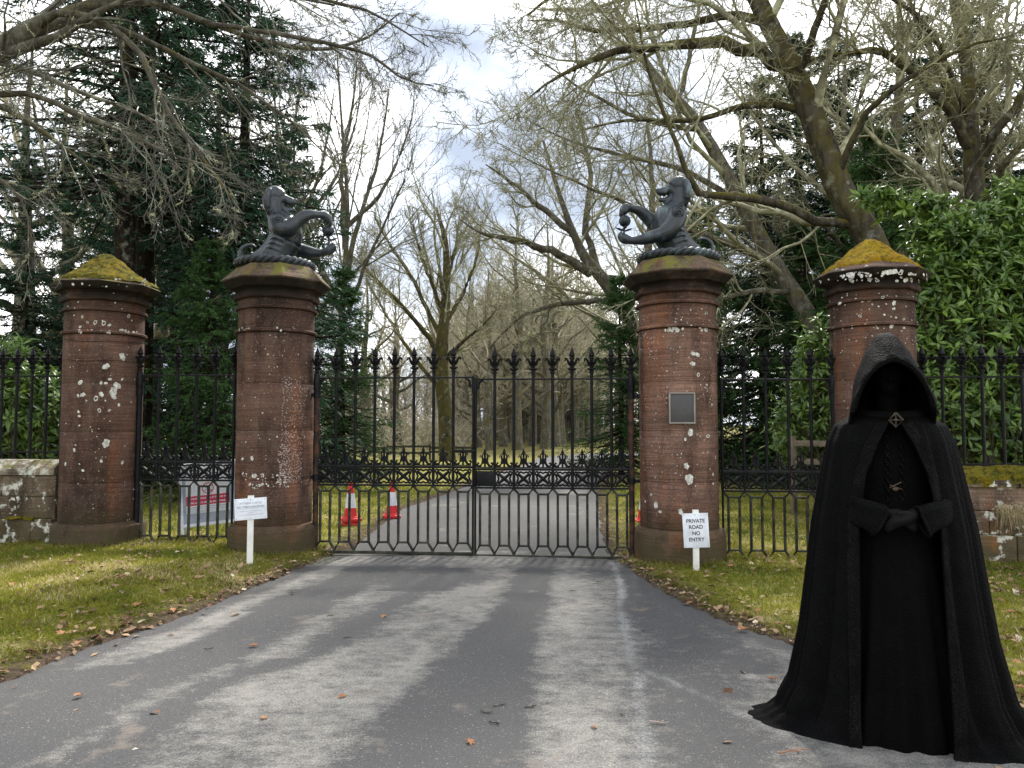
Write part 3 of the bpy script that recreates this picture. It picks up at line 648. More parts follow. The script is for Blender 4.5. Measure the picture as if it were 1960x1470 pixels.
# ================================================================== bronze hounds
def hound_parts():
    b = MB()
    limb(b, [(-.07, 0, .03, .21), (-.05, 0, .10, .215), (.01, 0, .21, .19), (.08, 0, .33, .19), (.12, 0, .44, .20), (.105, 0, .54, .185), (.05, 0, .625, .145), (.0, 0, .70, .118), (-.02, 0, .78, .112), (-.02, 0, .85, .11)])
    ball(b, (.15, 0, .40), (.13, .13, .19)); limb(b, [(.0, 0, .10, .16), (.08, 0, .22, .15), (.16, 0, .34, .15), (.19, 0, .43, .14)]); ball(b, (.05, -.10, .52), (.12, .08, .13)); ball(b, (.05, .10, .52), (.12, .08, .13)); ball(b, (-.14, -.09, .08), (.15, .10, .15)); ball(b, (-.14, .09, .08), (.15, .10, .15))
    # head: skull, brow, muzzle with open jaws
    ball(b, (-.02, 0, .94), (.128, .112, .118)); ball(b, (.055, 0, .965), (.06, .075, .055)); ball(b, (.04, 0, .88), (.09, .075, .075))
    limb(b, [(.06, 0, .905, .068), (.13, 0, .882, .054), (.19, 0, .862, .05), (.215, 0, .858, .042)])
    ball(b, (.238, 0, .880), (.026, .032, .024)); ball(b, (.17, .03, .855), (.05, .022, .035)); ball(b, (.17, -.03, .855), (.05, .022, .035))
    limb(b, [(.02, 0, .84, .062), (.09, 0, .785, .042), (.15, 0, .756, .032), (.205, 0, .762, .026)])
    for s in (-1, 1):
        ball(b, (.085, s*.055, .957), (.03, .02, .018)); ball(b, (.075, s*.066, .935), (.02, .012, .015))
        limb(b, [(.155, s*.02, .806, .008), (.16, s*.02, .825, .004)], 3, 8); limb(b, [(.205, s*.016, .80, .008), (.207, s*.016, .822, .004)], 3, 8)
    # shoulders, fore legs: near (-y) raised over the flower, far (+y) below it
    for y, rows in ((-1, [(.05, -.13, .56, .118), (.10, -.165, .48, .112), (.185, -.185, .475, .100), (.255, -.18, .53, .085), (.36, -.16, .625, .077), (.43, -.14, .664, .064), (.50, -.115, .676, .050), (.56, -.09, .677, .047), (.615, -.06, .668, .060), (.648, -.04, .628, .054)]),
                    (1, [(.05, .13, .53, .118), (.11, .165, .42, .112), (.20, .18, .325, .10), (.28, .175, .29, .086), (.38, .15, .265, .076), (.47, .12, .245, .062), (.55, .09, .240, .048), (.61, .06, .252, .050), (.66, .04, .272, .062), (.69, .03, .298, .052)])):
        limb(b, rows)
        e_ = rows[-1]; c_ = rows[-2]
        for q in (-.036, -.012, .012, .036):
            if y < 0: limb(b, [(.635, c_[1]+q, .66, .022), (.672, e_[1]+q*1.15, .625, .021), (.678, e_[1]+q*1.1, .58, .017), (.664, e_[1]+q, .556, .011)], 4, 8)
            else: limb(b, [(.645, c_[1]+q, .262, .022), (.695, e_[1]+q*1.15, .285, .021), (.715, e_[1]+q*1.1, .325, .017), (.702, e_[1]+q, .352, .011)], 4, 8)
    # ribs
    for s in (-1, 1):
        for i in range(5):
            z = .41-.06*i; x0 = .06-.03*i; w = .182+.012*(i < 2)
            limb(b, [(x0-.07, s*w*.72, z-.01, .016), (x0, s*w*1.0, z+.012, .020), (x0+.10, s*w*.92, z-.02, .018)], 4, 8)
        limb(b, [(-.04, s*.06, 1.01, .03), (-.07, s*.10, .95, .046), (-.085, s*.12, .87, .054), (-.085, s*.12, .78, .05), (-.075, s*.11, .70, .026)], 5, 10)
        for k in (-.03, .0, .03): limb(b, [(-.06+k*.6, s*.125, .98, .010), (-.085+k, s*.166, .87, .012), (-.08+k*.8, s*.156, .75, .010)], 4, 6)
    body = fuse(b, 'body', .0105, 2)
    t = MB(); limb(t, [(-.30, .0, .04, .036), (-.365, 0, .07, .034), (-.42, 0, .15, .032), (-.415, 0, .235, .029), (-.355, 0, .292, .025), (-.285, 0, .303, .019), (-.235, 0, .278, .008)], 6, 12)
    for i, z in enumerate((.10, .14, .18, .22)): limb(t, [(-.435, 0, z, .016), (-.468, 0, z-.006, .006)], 3, 6)
    tail = fuse(t, 'tail', .007, 2)
    scroll = []
    for s in (-1, 1):
        sp_ = MB(); a = np.linspace(0, 2.2*2*PI, 44); r = .008+.0047*a
        for ph in (0, PI):
            sp_.tube(np.stack((.075+r*np.cos(a*.5*s+ph), s*(.268-.9*r**1.15*.35), .545+r*np.sin(a*.5*s+ph)), -1), .0085, 6)
        scroll.append(sp_.me('shoulder_scroll'))
    c = MB()
    for i in range(10):
        a = i*2*PI/10; cx, cy = .02+.13*math.cos(a), .125*math.sin(a); z = .655+.045*math.cos(a+PI)
        limb(c, [(cx*.92, cy*.92, z+.035, .014), (cx, cy, z, .012), (cx*1.10, cy*1.10, z-.028, .004)], 3, 6)
        a2 = a+2*PI/10; limb(c, [(cx*.95, cy*.95, z+.03, .012), (.02*.95+.95*.13*math.cos(a2)+.001, .95*.125*math.sin(a2), .655+.045*math.cos(a2+PI)+.03, .012)], 2, 6)
    collar = c.me('collar')
    # twisted wreath the hound rises from
    w = MB(); a = np.linspace(0, 2*PI, 161)
    for ph in (0, 2*PI/3, 4*PI/3):
        tw = a*11+ph; R = .415+.026*np.cos(tw)
        w.tube(np.stack((R*np.cos(a)*1.05, R*np.sin(a), .048+.026*np.sin(tw)), -1), .031, 8, False)
    wreath = w.me('twisted_wreath')
    pl = MB(); pl.lathe([(.40, .0), (.40, .03), (.35, .06), (.15, .08), (.01, .085)], 40); plate = pl.me('base_plate')
    f = MB(); ball(f, (.642, -.01, .497), (.066, .066, .064))
    for i in range(9): a = i*PI/9; limb(f, [(.642+.066*math.cos(t_)*math.cos(a), -.01+.066*math.cos(t_)*math.sin(a), .497+.066*math.sin(t_), .006) for t_ in np.linspace(-1.4, 4.5, 9)], 2, 5)
    limb(f, [(.66, 0, .30, .014), (.652, -.005, .37, .013), (.645, -.01, .44, .016)], 4, 8)
    for s in (-1, 1):
        ball(f, (.652+s*.055, -.01+s*.01, .395), (.052, .022, .013), -s*.38); ball(f, (.648, s*.045, .41), (.02, .045, .013))
    flower = f.me('flower')
    return body, tail, scroll[0], scroll[1], collar, wreath, plate, flower
HP = hound_parts()
def hound(px, Y, rz, mat, label):
    c = P(px, 500, Y); r = empty('hound_statue', (c[0], Y, 3.503), rz); tag(r, label, 'statue', 'bronze hounds on the gate pillars')
    for nme, me in zip(('body', 'tail', 'shoulder_scroll', 'shoulder_scroll', 'collar', 'twisted_wreath', 'base_plate', 'flower'), HP):
        me = me if not me.materials else me.copy(); me.materials.clear(); me.name = nme; link(nme, me, mat, r)
hound(527, 9.17, math.radians(5), M['bronze_l'], 'dark bronze hound facing right, raised paw over a round flower')
hound(1298, 8.80, math.radians(185), M['bronze_r'], 'bronze hound facing left with blue-green streaks on head and haunch')

# ================================================================== signs
def text(body, size, parent, mat, loc, name='lettering', rot=(PI/2, 0, 0), bold=.0, sx=1.0):
    cu = bpy.data.curves.new('t', 'FONT'); cu.body = body; cu.size = size; cu.align_x = 'CENTER'; cu.align_y = 'CENTER'; cu.offset = bold; cu.extrude = .0004
    o = bpy.data.objects.new('t', cu); COL.objects.link(o); dg = bpy.context.evaluated_depsgraph_get(); me = bpy.data.meshes.new_from_object(o.evaluated_get(dg)); bpy.data.objects.remove(o); me.name = name; me.materials.clear()
    t = link(name, me, mat, parent, loc, rot); t.scale = (sx, 1, 1); return t
def dashes(parent, mat, rows, y, rng, name='small_print'):
    b = MB()
    for x0, x1, z, h in rows:
        x = x0
        while x < x1-.004:
            w = rng.uniform(.006, .02)*(h/.006); w = min(w, x1-x); b.box(x, x+w, y-.001, y, z-h/2, z+h/2*rng.uniform(.6, 1)); x += w+h*.45
    return tag(b.obj(name, mat, parent, smooth=False), kind='stuff')
def post_sign(base, label, bw, bh, zc, ptop, roll, yaw, lines, small, ink):
    az = math.atan2(base[0], base[1]); r = empty('notice_sign', base, -az*.6+yaw); tag(r, label, 'sign')
    b = MB(); b.box(-.033, .033, -.0, .03, -.2, ptop, .004); b.obj('post', M['white_post'], r)
    bd = empty('board', (0, -.006, zc), 0, r); bd.rotation_euler = (0, roll, 0)
    b = MB(); b.box(-bw/2, bw/2, -.005, .004, -bh/2, bh/2, .0015); b.obj('panel', M['white'], bd)
    for x in (-1, 0, 1):
        for z in (-1, 1):
            q = MB(); q.tube([(x*(bw/2-.018), -.004, z*(bh/2-.016)), (x*(bw/2-.018), -.008, z*(bh/2-.016))], .0055, 8); q.obj('screw', M['ink_g'], bd)
    for tx, sz, z, bo, sx in lines: text(tx, sz, bd, ink, (0, -.0056, z), bold=bo, sx=sx)
    if small: dashes(bd, M['ink_g'], small, -.0056, random.Random(5))
def on(px, py, z):       # point at height z seen at the pixel
    g = G(px, py); s_ = (EYE-z)/EYE; return (g[0]*s_, g[1]*s_, z)
bs_ = on(478, 1081, .06); bs_ = (bs_[0], bs_[1], float(gz(bs_[0], bs_[1])))
post_sign(bs_, 'white landscape notice reading no through road, in front of a pillar', .335, .232, .655-bs_[2]+.01, .735, math.radians(-2.6), math.radians(8),
          [('AYTHENS CASTLE', .031, .062, .0006, .92), ('NO THROUGH ROAD', .031, .022, .0010, .92)], [(-.10, .10, .004, .003), (-.115, .115, -.022, .0045), (-.028, .028, -.042, .0045), (-.12, .12, -.062, .0045)], M['ink_g'])
bs_ = on(1333, 1095, .02); bs_ = (bs_[0], bs_[1], float(gz(bs_[0], bs_[1])))
post_sign(bs_, 'white portrait notice reading private road no entry, on a short post', .268, .362, .425, .64, math.radians(-2.8), 0,
          [('PRIVATE', .055, .098, .0012, .95), ('ROAD', .055, .034, .0012, .95), ('NO', .055, -.032, .0012, .95), ('ENTRY', .055, -.098, .0012, .95)], None, M['ink'])
def drone_board():
    c = on(378, 1048, .05); r = empty('drone_notice', (c[0]-.02, 9.95, .03), math.radians(16)); r.rotation_euler[1] = math.radians(-5); tag(r, 'folding notice with a red band and drone symbol, behind the side gate', 'sign')
    lean = math.radians(11)
    for sgn, nm in ((1, 'front_frame'), (-1, 'rear_frame')):
        f = empty(nm, (0, -.20*sgn, 0), 0, r); f.rotation_euler = (-lean*sgn, 0, 0)
        for x in (-.35, .35):
            b = MB(); b.box(x-.018, x+.018, -.012, .012, 0, 1.08, .004); b.obj('leg', M['white'], f)
        for z in (.27, 1.06):
            b = MB(); b.box(-.333, .333, -.014, .010, z-.02, z+.02, .004); b.obj('cross_bar', M['white'], f)
        b = MB(); b.box(-.333, .333, -.003, .003, .29, 1.04); b.obj('panel', M['grey'], f)
        if sgn > 0:
            b = MB(); b.box(-.29, .24, -.006, -.0035, .42, 1.03); b.obj('poster', M['white'], f)
            b = MB(); b.box(-.29, .24, -.0085, -.0065, .52, .645); b.obj('red_band', M['redp'], f)
            text('NO DRONE', .105, f, M['ink'], (-.02, -.0075, .955), bold=.002); text('ZONE', .105, f, M['ink'], (-.02, -.0075, .865), bold=.002)
            text('Unauthorised use of drones in', .036, f, M['white'], (-.025, -.0095, .61), bold=.0008); text('this area is strictly prohibited.', .036, f, M['white'], (-.025, -.0095, .555), bold=.0008)
            dashes(f, M['ink_g'], [(-.28, .22, .495, .010), (-.28, .22, .472, .007), (-.28, .20, .452, .007), (-.28, .1, .434, .007)], -.0065, random.Random(9))
            b = MB(); a = np.linspace(0, 2*PI, 33); b.tube(np.stack((-.02+.068*np.cos(a), np.full(33, -.0075), .735+.068*np.sin(a)), -1), .006, 6, False)
            b.tube([(-.068, -.0075, .783), (.028, -.0075, .687)], .005, 6); b.obj('prohibition_ring', M['redp'], f)
            b = MB()
            for s in (-1, 1):
                b.tube([(-.02-.04*s, -.0072, .705), (-.02+.04*s, -.0072, .765)], .0035, 5)
                for q in (-1, 1):
                    c2 = (-.02+s*.04, .735+q*.03); b.tube(np.stack((c2[0]+.014*np.cos(a), np.full(33, -.0072), c2[1]+.005*np.sin(a)), -1), .002, 5, False)
            b.box(-.034, -.006, -.009, -.006, .724, .746, .002); b.obj('drone_symbol', M['ink_g'], f)
drone_board()
# ================================================================== traffic cones
def cone(loc, rz, label, h=.60):
    r = empty('traffic_cone', loc, rz); tag(r, label, 'traffic cone', 'red and white traffic cones')
    b = MB(); b.box(-.14, .14, -.14, .14, .0, .05, .016); b.lathe([(.125, .048), (.118, .07), (.112, .075)], 24, capb=False); b.obj('base', M['red'], r)
    b = MB(); rad = lambda z: .104-.072*(z-.07)/(h-.07)
    b.lathe([(rad(.07), .07), (rad(.205), .205), (rad(.205)-.004, .207)], 24); b.obj('lower_body', M['red'], r)
    b = MB(); b.lathe([(rad(.207)+.0005, .207), (rad(.43)+.0005, .43)], 24); b.obj('sleeve', M['reflect'], r)
    b = MB(); b.lathe([(rad(.432), .432), (rad(h), h), (.024, h+.004), (.018, h-.02)], 24); b.obj('upper_body', M['red'], r)
q = G(670, 1007); cone((q[0], q[1], .0), .3, 'lower traffic cone of the stack on the grass, only its base showing', .60); cone((q[0]+.003, q[1], .078), .62, 'upper traffic cone of the stack on the grass behind the gate', .60)
q = G(750, 992); cone((q[0], q[1], .01), .25, 'single traffic cone at the edge of the drive behind the gate', .60)
q = G(1233, 1000); cone((q[0], q[1], .0), .1, 'traffic cone half hidden behind the pillar with the plaque', .60)
# ================================================================== fences behind
def rail_fence(label, pts, h, rails, mat, group=None):
    root = empty('rail_fence', tuple(pts[0])+(0,)); tag(root, label, 'fence'); o = np.array(pts[0])
    for i, p in enumerate(pts):
        b = MB(); x, y = np.array(p)-o; b.box(x-.045, x+.045, y-.045, y+.045, -.2, h, .008); b.obj('post', mat, root)
    for i in range(len(pts)-1):
        for z in rails:
            a_, c_ = np.array(pts[i])-o, np.array(pts[i+1])-o; L_ = np.linalg.norm(c_-a_); b = MB(); b.box(0, L_, -.02, .02, -.05, .05, .006)
            ob = b.obj('rail', mat, root, loc=(a_[0], a_[1]-.068, z+.03*math.sin(i*3+z*9)), rot=(0, 0, math.atan2(c_[1]-a_[1], c_[0]-a_[0])))
rail_fence('pale weathered rail fence seen through the right side gate', [(4.85, 12.9), (6.2, 12.0), (7.8, 11.2)], 1.38, (.92, 1.28), M['wood'])
rail_fence('dark low post and rail fence far behind the left gate leaf', [(-7.5+1.9*i, 33.5+.1*i) for i in range(4)], .65, (.28, .52), M['wood_d'])
# ================================================================== cloaked person
def m_cloth(name, a, b, sc):
    t = NT(name); c = t.coord()
    v = t.n('ShaderNodeTexVoronoi', feature='DISTANCE_TO_EDGE'); v.inputs['Scale'].default_value = sc*1.8; t.l(c, v.inputs['Vector'])
    f = t.rng(v.outputs['Distance'], 0, .28)
    return t.done(t.mix(t.mul(f, t.noise(c, 9, 4, .6, .3, .7)), a, b), .75, t.mul(f, t.noise(c, 70, 4), 'ADD'), .5, .005, .06)
M['cloak'] = m_cloth('black_patterned_cloth', (.0016, .0016, .0017), (.0052, .0051, .0053), 40)
M['trim'] = m_cloth('black_embossed_trim', (.0018, .0017, .0017), (.013, .0125, .012), 45)
M['robe'] = m_cloth('black_robe_cloth', (.0012, .0011, .001), (.0034, .003, .0026), 45)
M['gloves'] = simple('black_gloves', (.0026, .0024, .0024), .65, .15)  # own black of the gloved hands
M['clasp'] = simple('dull_dark_bronze', (.06, .045, .03), .5, .5, .6)
PR = empty('person', ((1699-980)/F*3.95, 3.95, 0), math.radians(-18)); PR.scale = (1, 1, 1)
tag(PR, 'person in a long black hooded cloak, face hidden, hands crossed at the waist', 'person')
Zs = [1.66, 1.63, 1.585, 1.50, 1.35, 1.07, .79, .51, .23, .09, .03, .008]
Ws = [.135, .205, .268, .303, .333, .385, .42, .458, .520, .590, .67, .775]
Ds = [.12, .165, .195, .215, .225, .25, .275, .295, .31, .315, .32, .325]
Gs = [.012, .016, .035, .08, .135, .178, .185, .19, .195, .20, .20, .20]
_z = np.array(Zs)[::-1]
def prof(z): return [np.interp(z, _z, np.array(a)[::-1]) for a in (Ws, Ds, Gs)]
def fold(th, z):
    dn = np.clip((1.62-z)/1.6, 0, 1)
    s_ = .55*np.cos(13*th+.8+.5*np.sin(2*z))+.35*np.cos(21*th+2+.7*z)+.3*np.cos(7*th+1.1)+.25*np.cos(34*th+z*1.5)
    return (.020+.052*dn**.7)*s_*np.clip(z/.12, .35, 1)
def cloak_pt(th, z, lift=0):
    w, d, g = prof(z); m = 1+fold(th, z)
    zz = z+.0*th
    return np.stack(((w*m+lift)*np.sin(th), -(d*m+lift)*np.cos(th), zz), -1)
zr = np.concatenate([np.linspace(1.66, 1.5, 12), np.linspace(1.49, .12, 80), np.linspace(.11, .008, 14)])
def sheet(name, lo, hi, n, lift, mat, emb=False, thick=.007):
    U_ = np.linspace(0, 1, n); V = []
    for z in zr:
        w, d, g = prof(z); a = lo(w, g); c = hi(w, g); th = a+(c-a)*U_; p = cloak_pt(th, z, lift)
        if z < .1: p[:, 2] = z+.004*np.sin(th*9+1)*(1 if z > .02 else 0)
        if emb:
            e_ = .003*np.maximum(np.sin(U_*PI*3+1.5*np.sin(z*90)), 0); p[:, 0] += e_*np.sin(th); p[:, 1] -= e_*np.cos(th)
        V.append(p)
    V = np.array(V).reshape(-1, 3); i = np.arange(len(zr)-1)[:, None]*n+np.arange(n-1)[None]
    o = link(name, mesh_np(name, V, np.stack((i, i+n, i+n+1, i+1), -1).reshape(-1, 4)), mat, PR)
    if thick: s_ = o.modifiers.new('thickness', 'SOLIDIFY'); s_.thickness = thick; s_.offset = -1
    return o
sheet('cloak', lambda w, g: math.asin(min(g/w, .9)), lambda w, g: 2*PI-math.asin(min(g/w, .9)), 400, 0, M['cloak'])
for s in (0, 1):
    a0 = lambda w, g: math.asin(min(g/w, .9)); a1 = lambda w, g: math.asin(min(g/w, .9))+.058/w
    if s: sheet('cloak_trim', lambda w, g: 2*PI-a1(w, g), lambda w, g: 2*PI-a0(w, g), 26, .007, M['trim'], True, .004)
    else: sheet('cloak_trim', a0, a1, 26, .007, M['trim'], True, .004)
# robe under the cloak
rz_ = np.linspace(1.64, .012, 90); th = np.linspace(0, 2*PI, 160); V = []
for z in rz_:
    w = np.interp(z, [0, .5, 1.0, 1.15, 1.4, 1.55, 1.64], [.40, .31, .235, .205, .235, .19, .09]); d = np.interp(z, [0, .5, 1.0, 1.15, 1.4, 1.55, 1.64], [.285, .255, .195, .155, .155, .125, .07])
    m = 1+np.clip((1.05-z)/1.0, 0, 1)*.045*(np.cos(16*th+1)+.6*np.cos(27*th)); V.append(np.stack((w*m*np.sin(th), -d*m*np.cos(th), np.full_like(th, z)), -1))
i = np.arange(len(rz_)-1)[:, None]*160+np.arange(159)[None]
link('robe', mesh_np('robe', np.array(V).reshape(-1, 3), np.stack((i, i+160, i+161, i+1), -1).reshape(-1, 4)), M['robe'], PR)
for x in (-.032, .032):
    b = MB(); zz = np.linspace(1.58, 1.20, 36)
    def fy(z, x): w = np.interp(z, [1.0, 1.15, 1.4, 1.55, 1.64], [.235, .205, .235, .19, .09]); d = np.interp(z, [1.0, 1.15, 1.4, 1.55, 1.64], [.195, .155, .155, .125, .07]); return -d*math.sqrt(1-(x/w)**2)
    for ph in (0, PI): b.tube([(x+.011*math.sin(z*70+ph), fy(z, x)-.004, z) for z in zz], .005, 5)
    b.obj('embroidered_band', M['trim'], PR)
# body: one continuous figure with head, arms crossed, hands, legs and boots
b = MB()
limb(b, [(0, .0, .98, .135), (0, 0, 1.10, .125), (0, .0, 1.28, .135), (0, .0, 1.45, .135), (0, .01, 1.56, .10)]); ball(b, (0, .01, 1.40), (.19, .115, .16)); ball(b, (0, .01, 1.0), (.175, .125, .12))
limb(b, [(0, .02, 1.58, .062), (0, .005, 1.68, .056), (0, 0, 1.75, .06)])
ball(b, (0, .01, 1.865), (.078, .098, .105)); ball(b, (0, -.035, 1.80), (.056, .058, .07)); limb(b, [(0, -.088, 1.865, .008), (0, -.108, 1.835, .012), (0, -.104, 1.822, .013)], 4, 8)
ball(b, (0, -.075, 1.775), (.024, .02, .014)); ball(b, (0, -.082, 1.797), (.026, .012, .006)); ball(b, (0, -.08, 1.787), (.024, .012, .006)); ball(b, (0, -.074, 1.887), (.055, .022, .012))
for s in (-1, 1):
    ball(b, (s*.032, -.078, 1.866), (.013, .012, .010)); ball(b, (s*.081, .015, 1.85), (.010, .022, .034))
    limb(b, [(s*.17, .01, 1.53, .07), (s*.235, .01, 1.42, .058), (s*.262, -.005, 1.28, .05), (s*.262, -.05, 1.215, .046), (s*.20, -.16, 1.18, .042), (s*.11, -.235, 1.165, .034), (s*.06, -.258, 1.155, .029)])
    yy = -.268-.022*(s > 0); dz_ = -.004*(s > 0)
    limb(b, [(s*.06, yy+.01, 1.155+dz_, .028), (s*.015, yy-.004, 1.137+dz_, .032), (-s*.02, yy-.006, 1.123+dz_, .030)], 5, 12)
    for f_, (oz, ln) in enumerate(((.024, .060), (.009, .068), (-.006, .063), (-.020, .050))):
        limb(b, [(-s*.012, yy-.012, 1.127+oz+dz_, .011), (-s*(.012+ln*.5), yy-.014, 1.111+oz+dz_, .010), (-s*(.012+ln*.85), yy-.004, 1.095+oz+dz_, .009), (-s*(.012+ln), yy+.008, 1.089+oz+dz_, .0075)], 4, 8)
    limb(b, [(s*.035, yy-.010, 1.167+dz_, .013), (s*.008, yy-.026, 1.17+dz_, .0115), (-s*.014, yy-.026, 1.163+dz_, .009)], 4, 8)
    limb(b, [(s*.09, .0, .98, .10), (s*.10, .0, .75, .078), (s*.105, .0, .52, .06), (s*.105, .01, .35, .056), (s*.105, .01, .12, .042), (s*.105, .0, .06, .045)])
    limb(b, [(s*.105, .03, .05, .045), (s*.11, -.06, .042, .042), (s*.115, -.16, .036, .034)], 5, 12)
body = fuse(b, 'body', .0088, 2); link('body', body, M['robe'], PR); body.materials.append(M['gloves'])  # face and neck coloured cloth-black, painting in the shadow inside the hood
co_ = np.zeros(len(body.vertices)*3); body.vertices.foreach_get('co', co_); co_ = co_.reshape(-1, 3)
body.polygons.foreach_set('material_index', np.array([1 if (co_[p.vertices[0]][1] < -.225 and .95 < co_[p.vertices[0]][2] < 1.2) else 0 for p in body.polygons], dtype=np.int32))
# bell sleeves meeting over the hands
for s in (-1, 1):
    ax = spline([(s*.285, .0, 1.30, .070), (s*.275, -.06, 1.22, .074), (s*.20, -.19, 1.18, .074), (s*.125, -.255, 1.166, .066), (s*.075, -.282, 1.154, .060)], 6)
    n_ = 30; V = []
    for k, (x, y, z, r) in enumerate(ax):
        t_ = k/(len(ax)-1); a = np.arange(n_)*2*PI/n_; drp = np.where(np.sin(a) < 0, 1+.75*t_**2.5, .62)
        fx = nrm(np.array((s*.5, .5, 0)))
        V.append(np.stack((x+fx[0]*0+r*.42*np.cos(a)*.5+s*np.where(np.sin(a) < 0, -np.sin(a), 0)*.05*t_, y-r*.75*np.cos(a)*.75*(1+.08*np.sin(5*a)), z+r*np.sin(a)*drp), -1))
    V = np.array(V); i = np.arange(len(ax)-1)[:, None]*n_+np.arange(n_)[None]; i2 = np.arange(len(ax)-1)[:, None]*n_+(np.arange(n_)[None]+1) % n_
    o = link('sleeve', mesh_np('sleeve', V.reshape(-1, 3), np.stack((i, i2, i2+n_, i+n_), -1).reshape(-1, 4)), M['cloak'], PR); m_ = o.modifiers.new('thickness', 'SOLIDIFY'); m_.thickness = .006
    c_ = MB(); c_.tube(np.vstack((V[-1], V[-1][:1])), .008, 6, False); c_.obj('cuff', M['trim'], o)
# hood
def hood_row(ztop, zbot, hw, y0, lean, n=41, p=.6):
    t = np.linspace(-1, 1, n); q = np.abs(t)**1.75; x = hw*np.sin(t*1.25)/math.sin(1.25)*(1+.0*q); z = ztop-(ztop-zbot)*q; y = y0+lean*q; return np.stack((x, y, z), -1)
rows = [hood_row(1.905, 1.665, .170, -.205, .03), hood_row(1.925, 1.655, .186, -.215, .03), hood_row(1.948, 1.645, .198, -.195, .04), hood_row(2.01, 1.56, .204, -.135, .04), hood_row(2.065, 1.56, .203, -.06, .03), hood_row(2.088, 1.56, .198, .02, .0), hood_row(2.05, 1.56, .185, .10, -.01), hood_row(1.96, 1.56, .15, .16, -.01), hood_row(1.86, 1.56, .09, .19, -.02), hood_row(1.80, 1.56, .02, .20, -.02)]
R_ = np.array(rows); u_ = np.linspace(0, len(R_)-1, 46); Rs = np.array([[np.interp(u_, np.arange(len(R_)), R_[:, j, c]) for c in range(3)] for j in range(41)]).transpose(2, 0, 1)
tt = np.linspace(-1, 1, 41); amp = np.clip(np.minimum(u_, 8)/3, 0, 1)[:, None]
Rs[..., 0] *= 1+.03*amp*np.sin(tt*14+u_[:, None]*.8); Rs[..., 2] += .006*amp*np.sin(tt*22+u_[:, None])
i = np.arange(45)[:, None]*41+np.arange(40)[None]
o = link('hood', mesh_np('hood', Rs.reshape(-1, 3), np.stack((i, i+1, i+42, i+41), -1).reshape(-1, 4)), M['cloak'], PR); m_ = o.modifiers.new('thickness', 'SOLIDIFY'); m_.thickness = .008
tr = Rs[:11].copy(); tr[..., 1] -= .006; tr[..., 2] += .004; tr[..., 0] *= 1.025
i = np.arange(10)[:, None]*41+np.arange(40)[None]
o = link('hood_trim', mesh_np('hood_trim', tr.reshape(-1, 3), np.stack((i, i+1, i+42, i+41), -1).reshape(-1, 4)), M['trim'], PR); m_ = o.modifiers.new('thickness', 'SOLIDIFY'); m_.thickness = .004
b = MB(); a = np.linspace(-1.25, 1.25, 41)      # soft cowl below the chin
for k, (rx, ry, z) in enumerate(((.17, .17, 1.64), (.165, .18, 1.66), (.15, .165, 1.675))): b.tube(np.stack((rx*np.sin(a), -ry*np.cos(a)-.0, z-.03*np.cos(a)), -1), .022-.004*k, 8)
b.obj('cowl', M['robe'], PR)
# lozenge clasp
b = MB(); cz, cy = 1.615, -.228
b.tube([(0, cy, cz+.036), (.032, cy, cz), (0, cy, cz-.036), (-.032, cy, cz), (0, cy, cz+.036)], .0055, 6); b.tube([(-.03, cy, cz), (.03, cy, cz)], .003, 5); b.tube([(0, cy, cz-.03), (0, cy, cz+.03)], .003, 5); ball(b, (0, cy-.002, cz), (.009, .006, .009))
b.obj('brooch', M['clasp'], PR)
b = MB(); ball(b, (0, -.165, 1.265), (.016, .008, .012)); b.tube([(-.025, -.162, 1.27), (0, -.168, 1.287), (.028, -.16, 1.30)], .004, 5); b.tube([(-.025, -.162, 1.285), (0, -.168, 1.275), (.03, -.16, 1.265)], .004, 5); b.obj('belt_clasp', M['clasp'], PR)
# ================================================================== vegetation helpers
def resample(pts, K):
    s = spline(np.asarray(pts, float), 8); d = np.r_[0, np.cumsum(np.linalg.norm(np.diff(s[:, :3], axis=0), axis=1))]; t = np.linspace(0, d[-1], K)
    return np.stack([np.interp(t, d, s[:, c]) for c in range(s.shape[1])], -1)
def sprout(Pp, Rp, n, ang, ratio, wig, trop, K, rng, tr=(.2, 1.), rmin=.004, rr=.45, lmax=9., lmin=.05, flat=0):
    """n side shoots from every parent branch"""
    N, Kp, _ = Pp.shape; Mx = N*n; idx = np.repeat(np.arange(N), n)
    t = (np.tile((np.arange(n)+.5)/n, N)+rng.uniform(-.5, .5, Mx)/n)*(tr[1]-tr[0])+tr[0]; t = np.clip(t, 0, .999)
    f = t*(Kp-1); k = f.astype(int); w = (f-k)[:, None]
    p0 = Pp[idx, k]*(1-w)+Pp[idx, k+1]*w; r0 = Rp[idx, k]*(1-w[:, 0])+Rp[idx, k+1]*w[:, 0]
    T = nrm(Pp[idx, k+1]-Pp[idx, k]); ln = np.linalg.norm(np.diff(Pp, axis=1), axis=2).sum(1)[idx]
    v = rng.normal(size=(Mx, 3)); v[:, 2] *= (1-flat); v -= (v*T).sum(1, keepdims=True)*T; v = nrm(v)
    a = ang*rng.uniform(.65, 1.35, Mx)[:, None]; d = T*np.cos(a)+v*np.sin(a)
    L_ = np.clip(ln*ratio*rng.uniform(.55, 1.3, Mx)*(1.15-.65*t), lmin, lmax); st = (L_/(K-1))[:, None]
    Pc = np.zeros((Mx, K, 3)); p = p0; Pc[:, 0] = p
    for j in range(1, K):
        d = nrm(d+wig*rng.normal(size=(Mx, 3))+np.array((0, 0, trop))); p = p+d*st; Pc[:, j] = p
    ra = np.maximum(np.minimum(r0*rr, L_*.02+rmin), rmin); Rc = ra[:, None]*(1-.75*np.linspace(0, 1, K))[None]; Rc = np.maximum(Rc, rmin*.55)
    return Pc, Rc
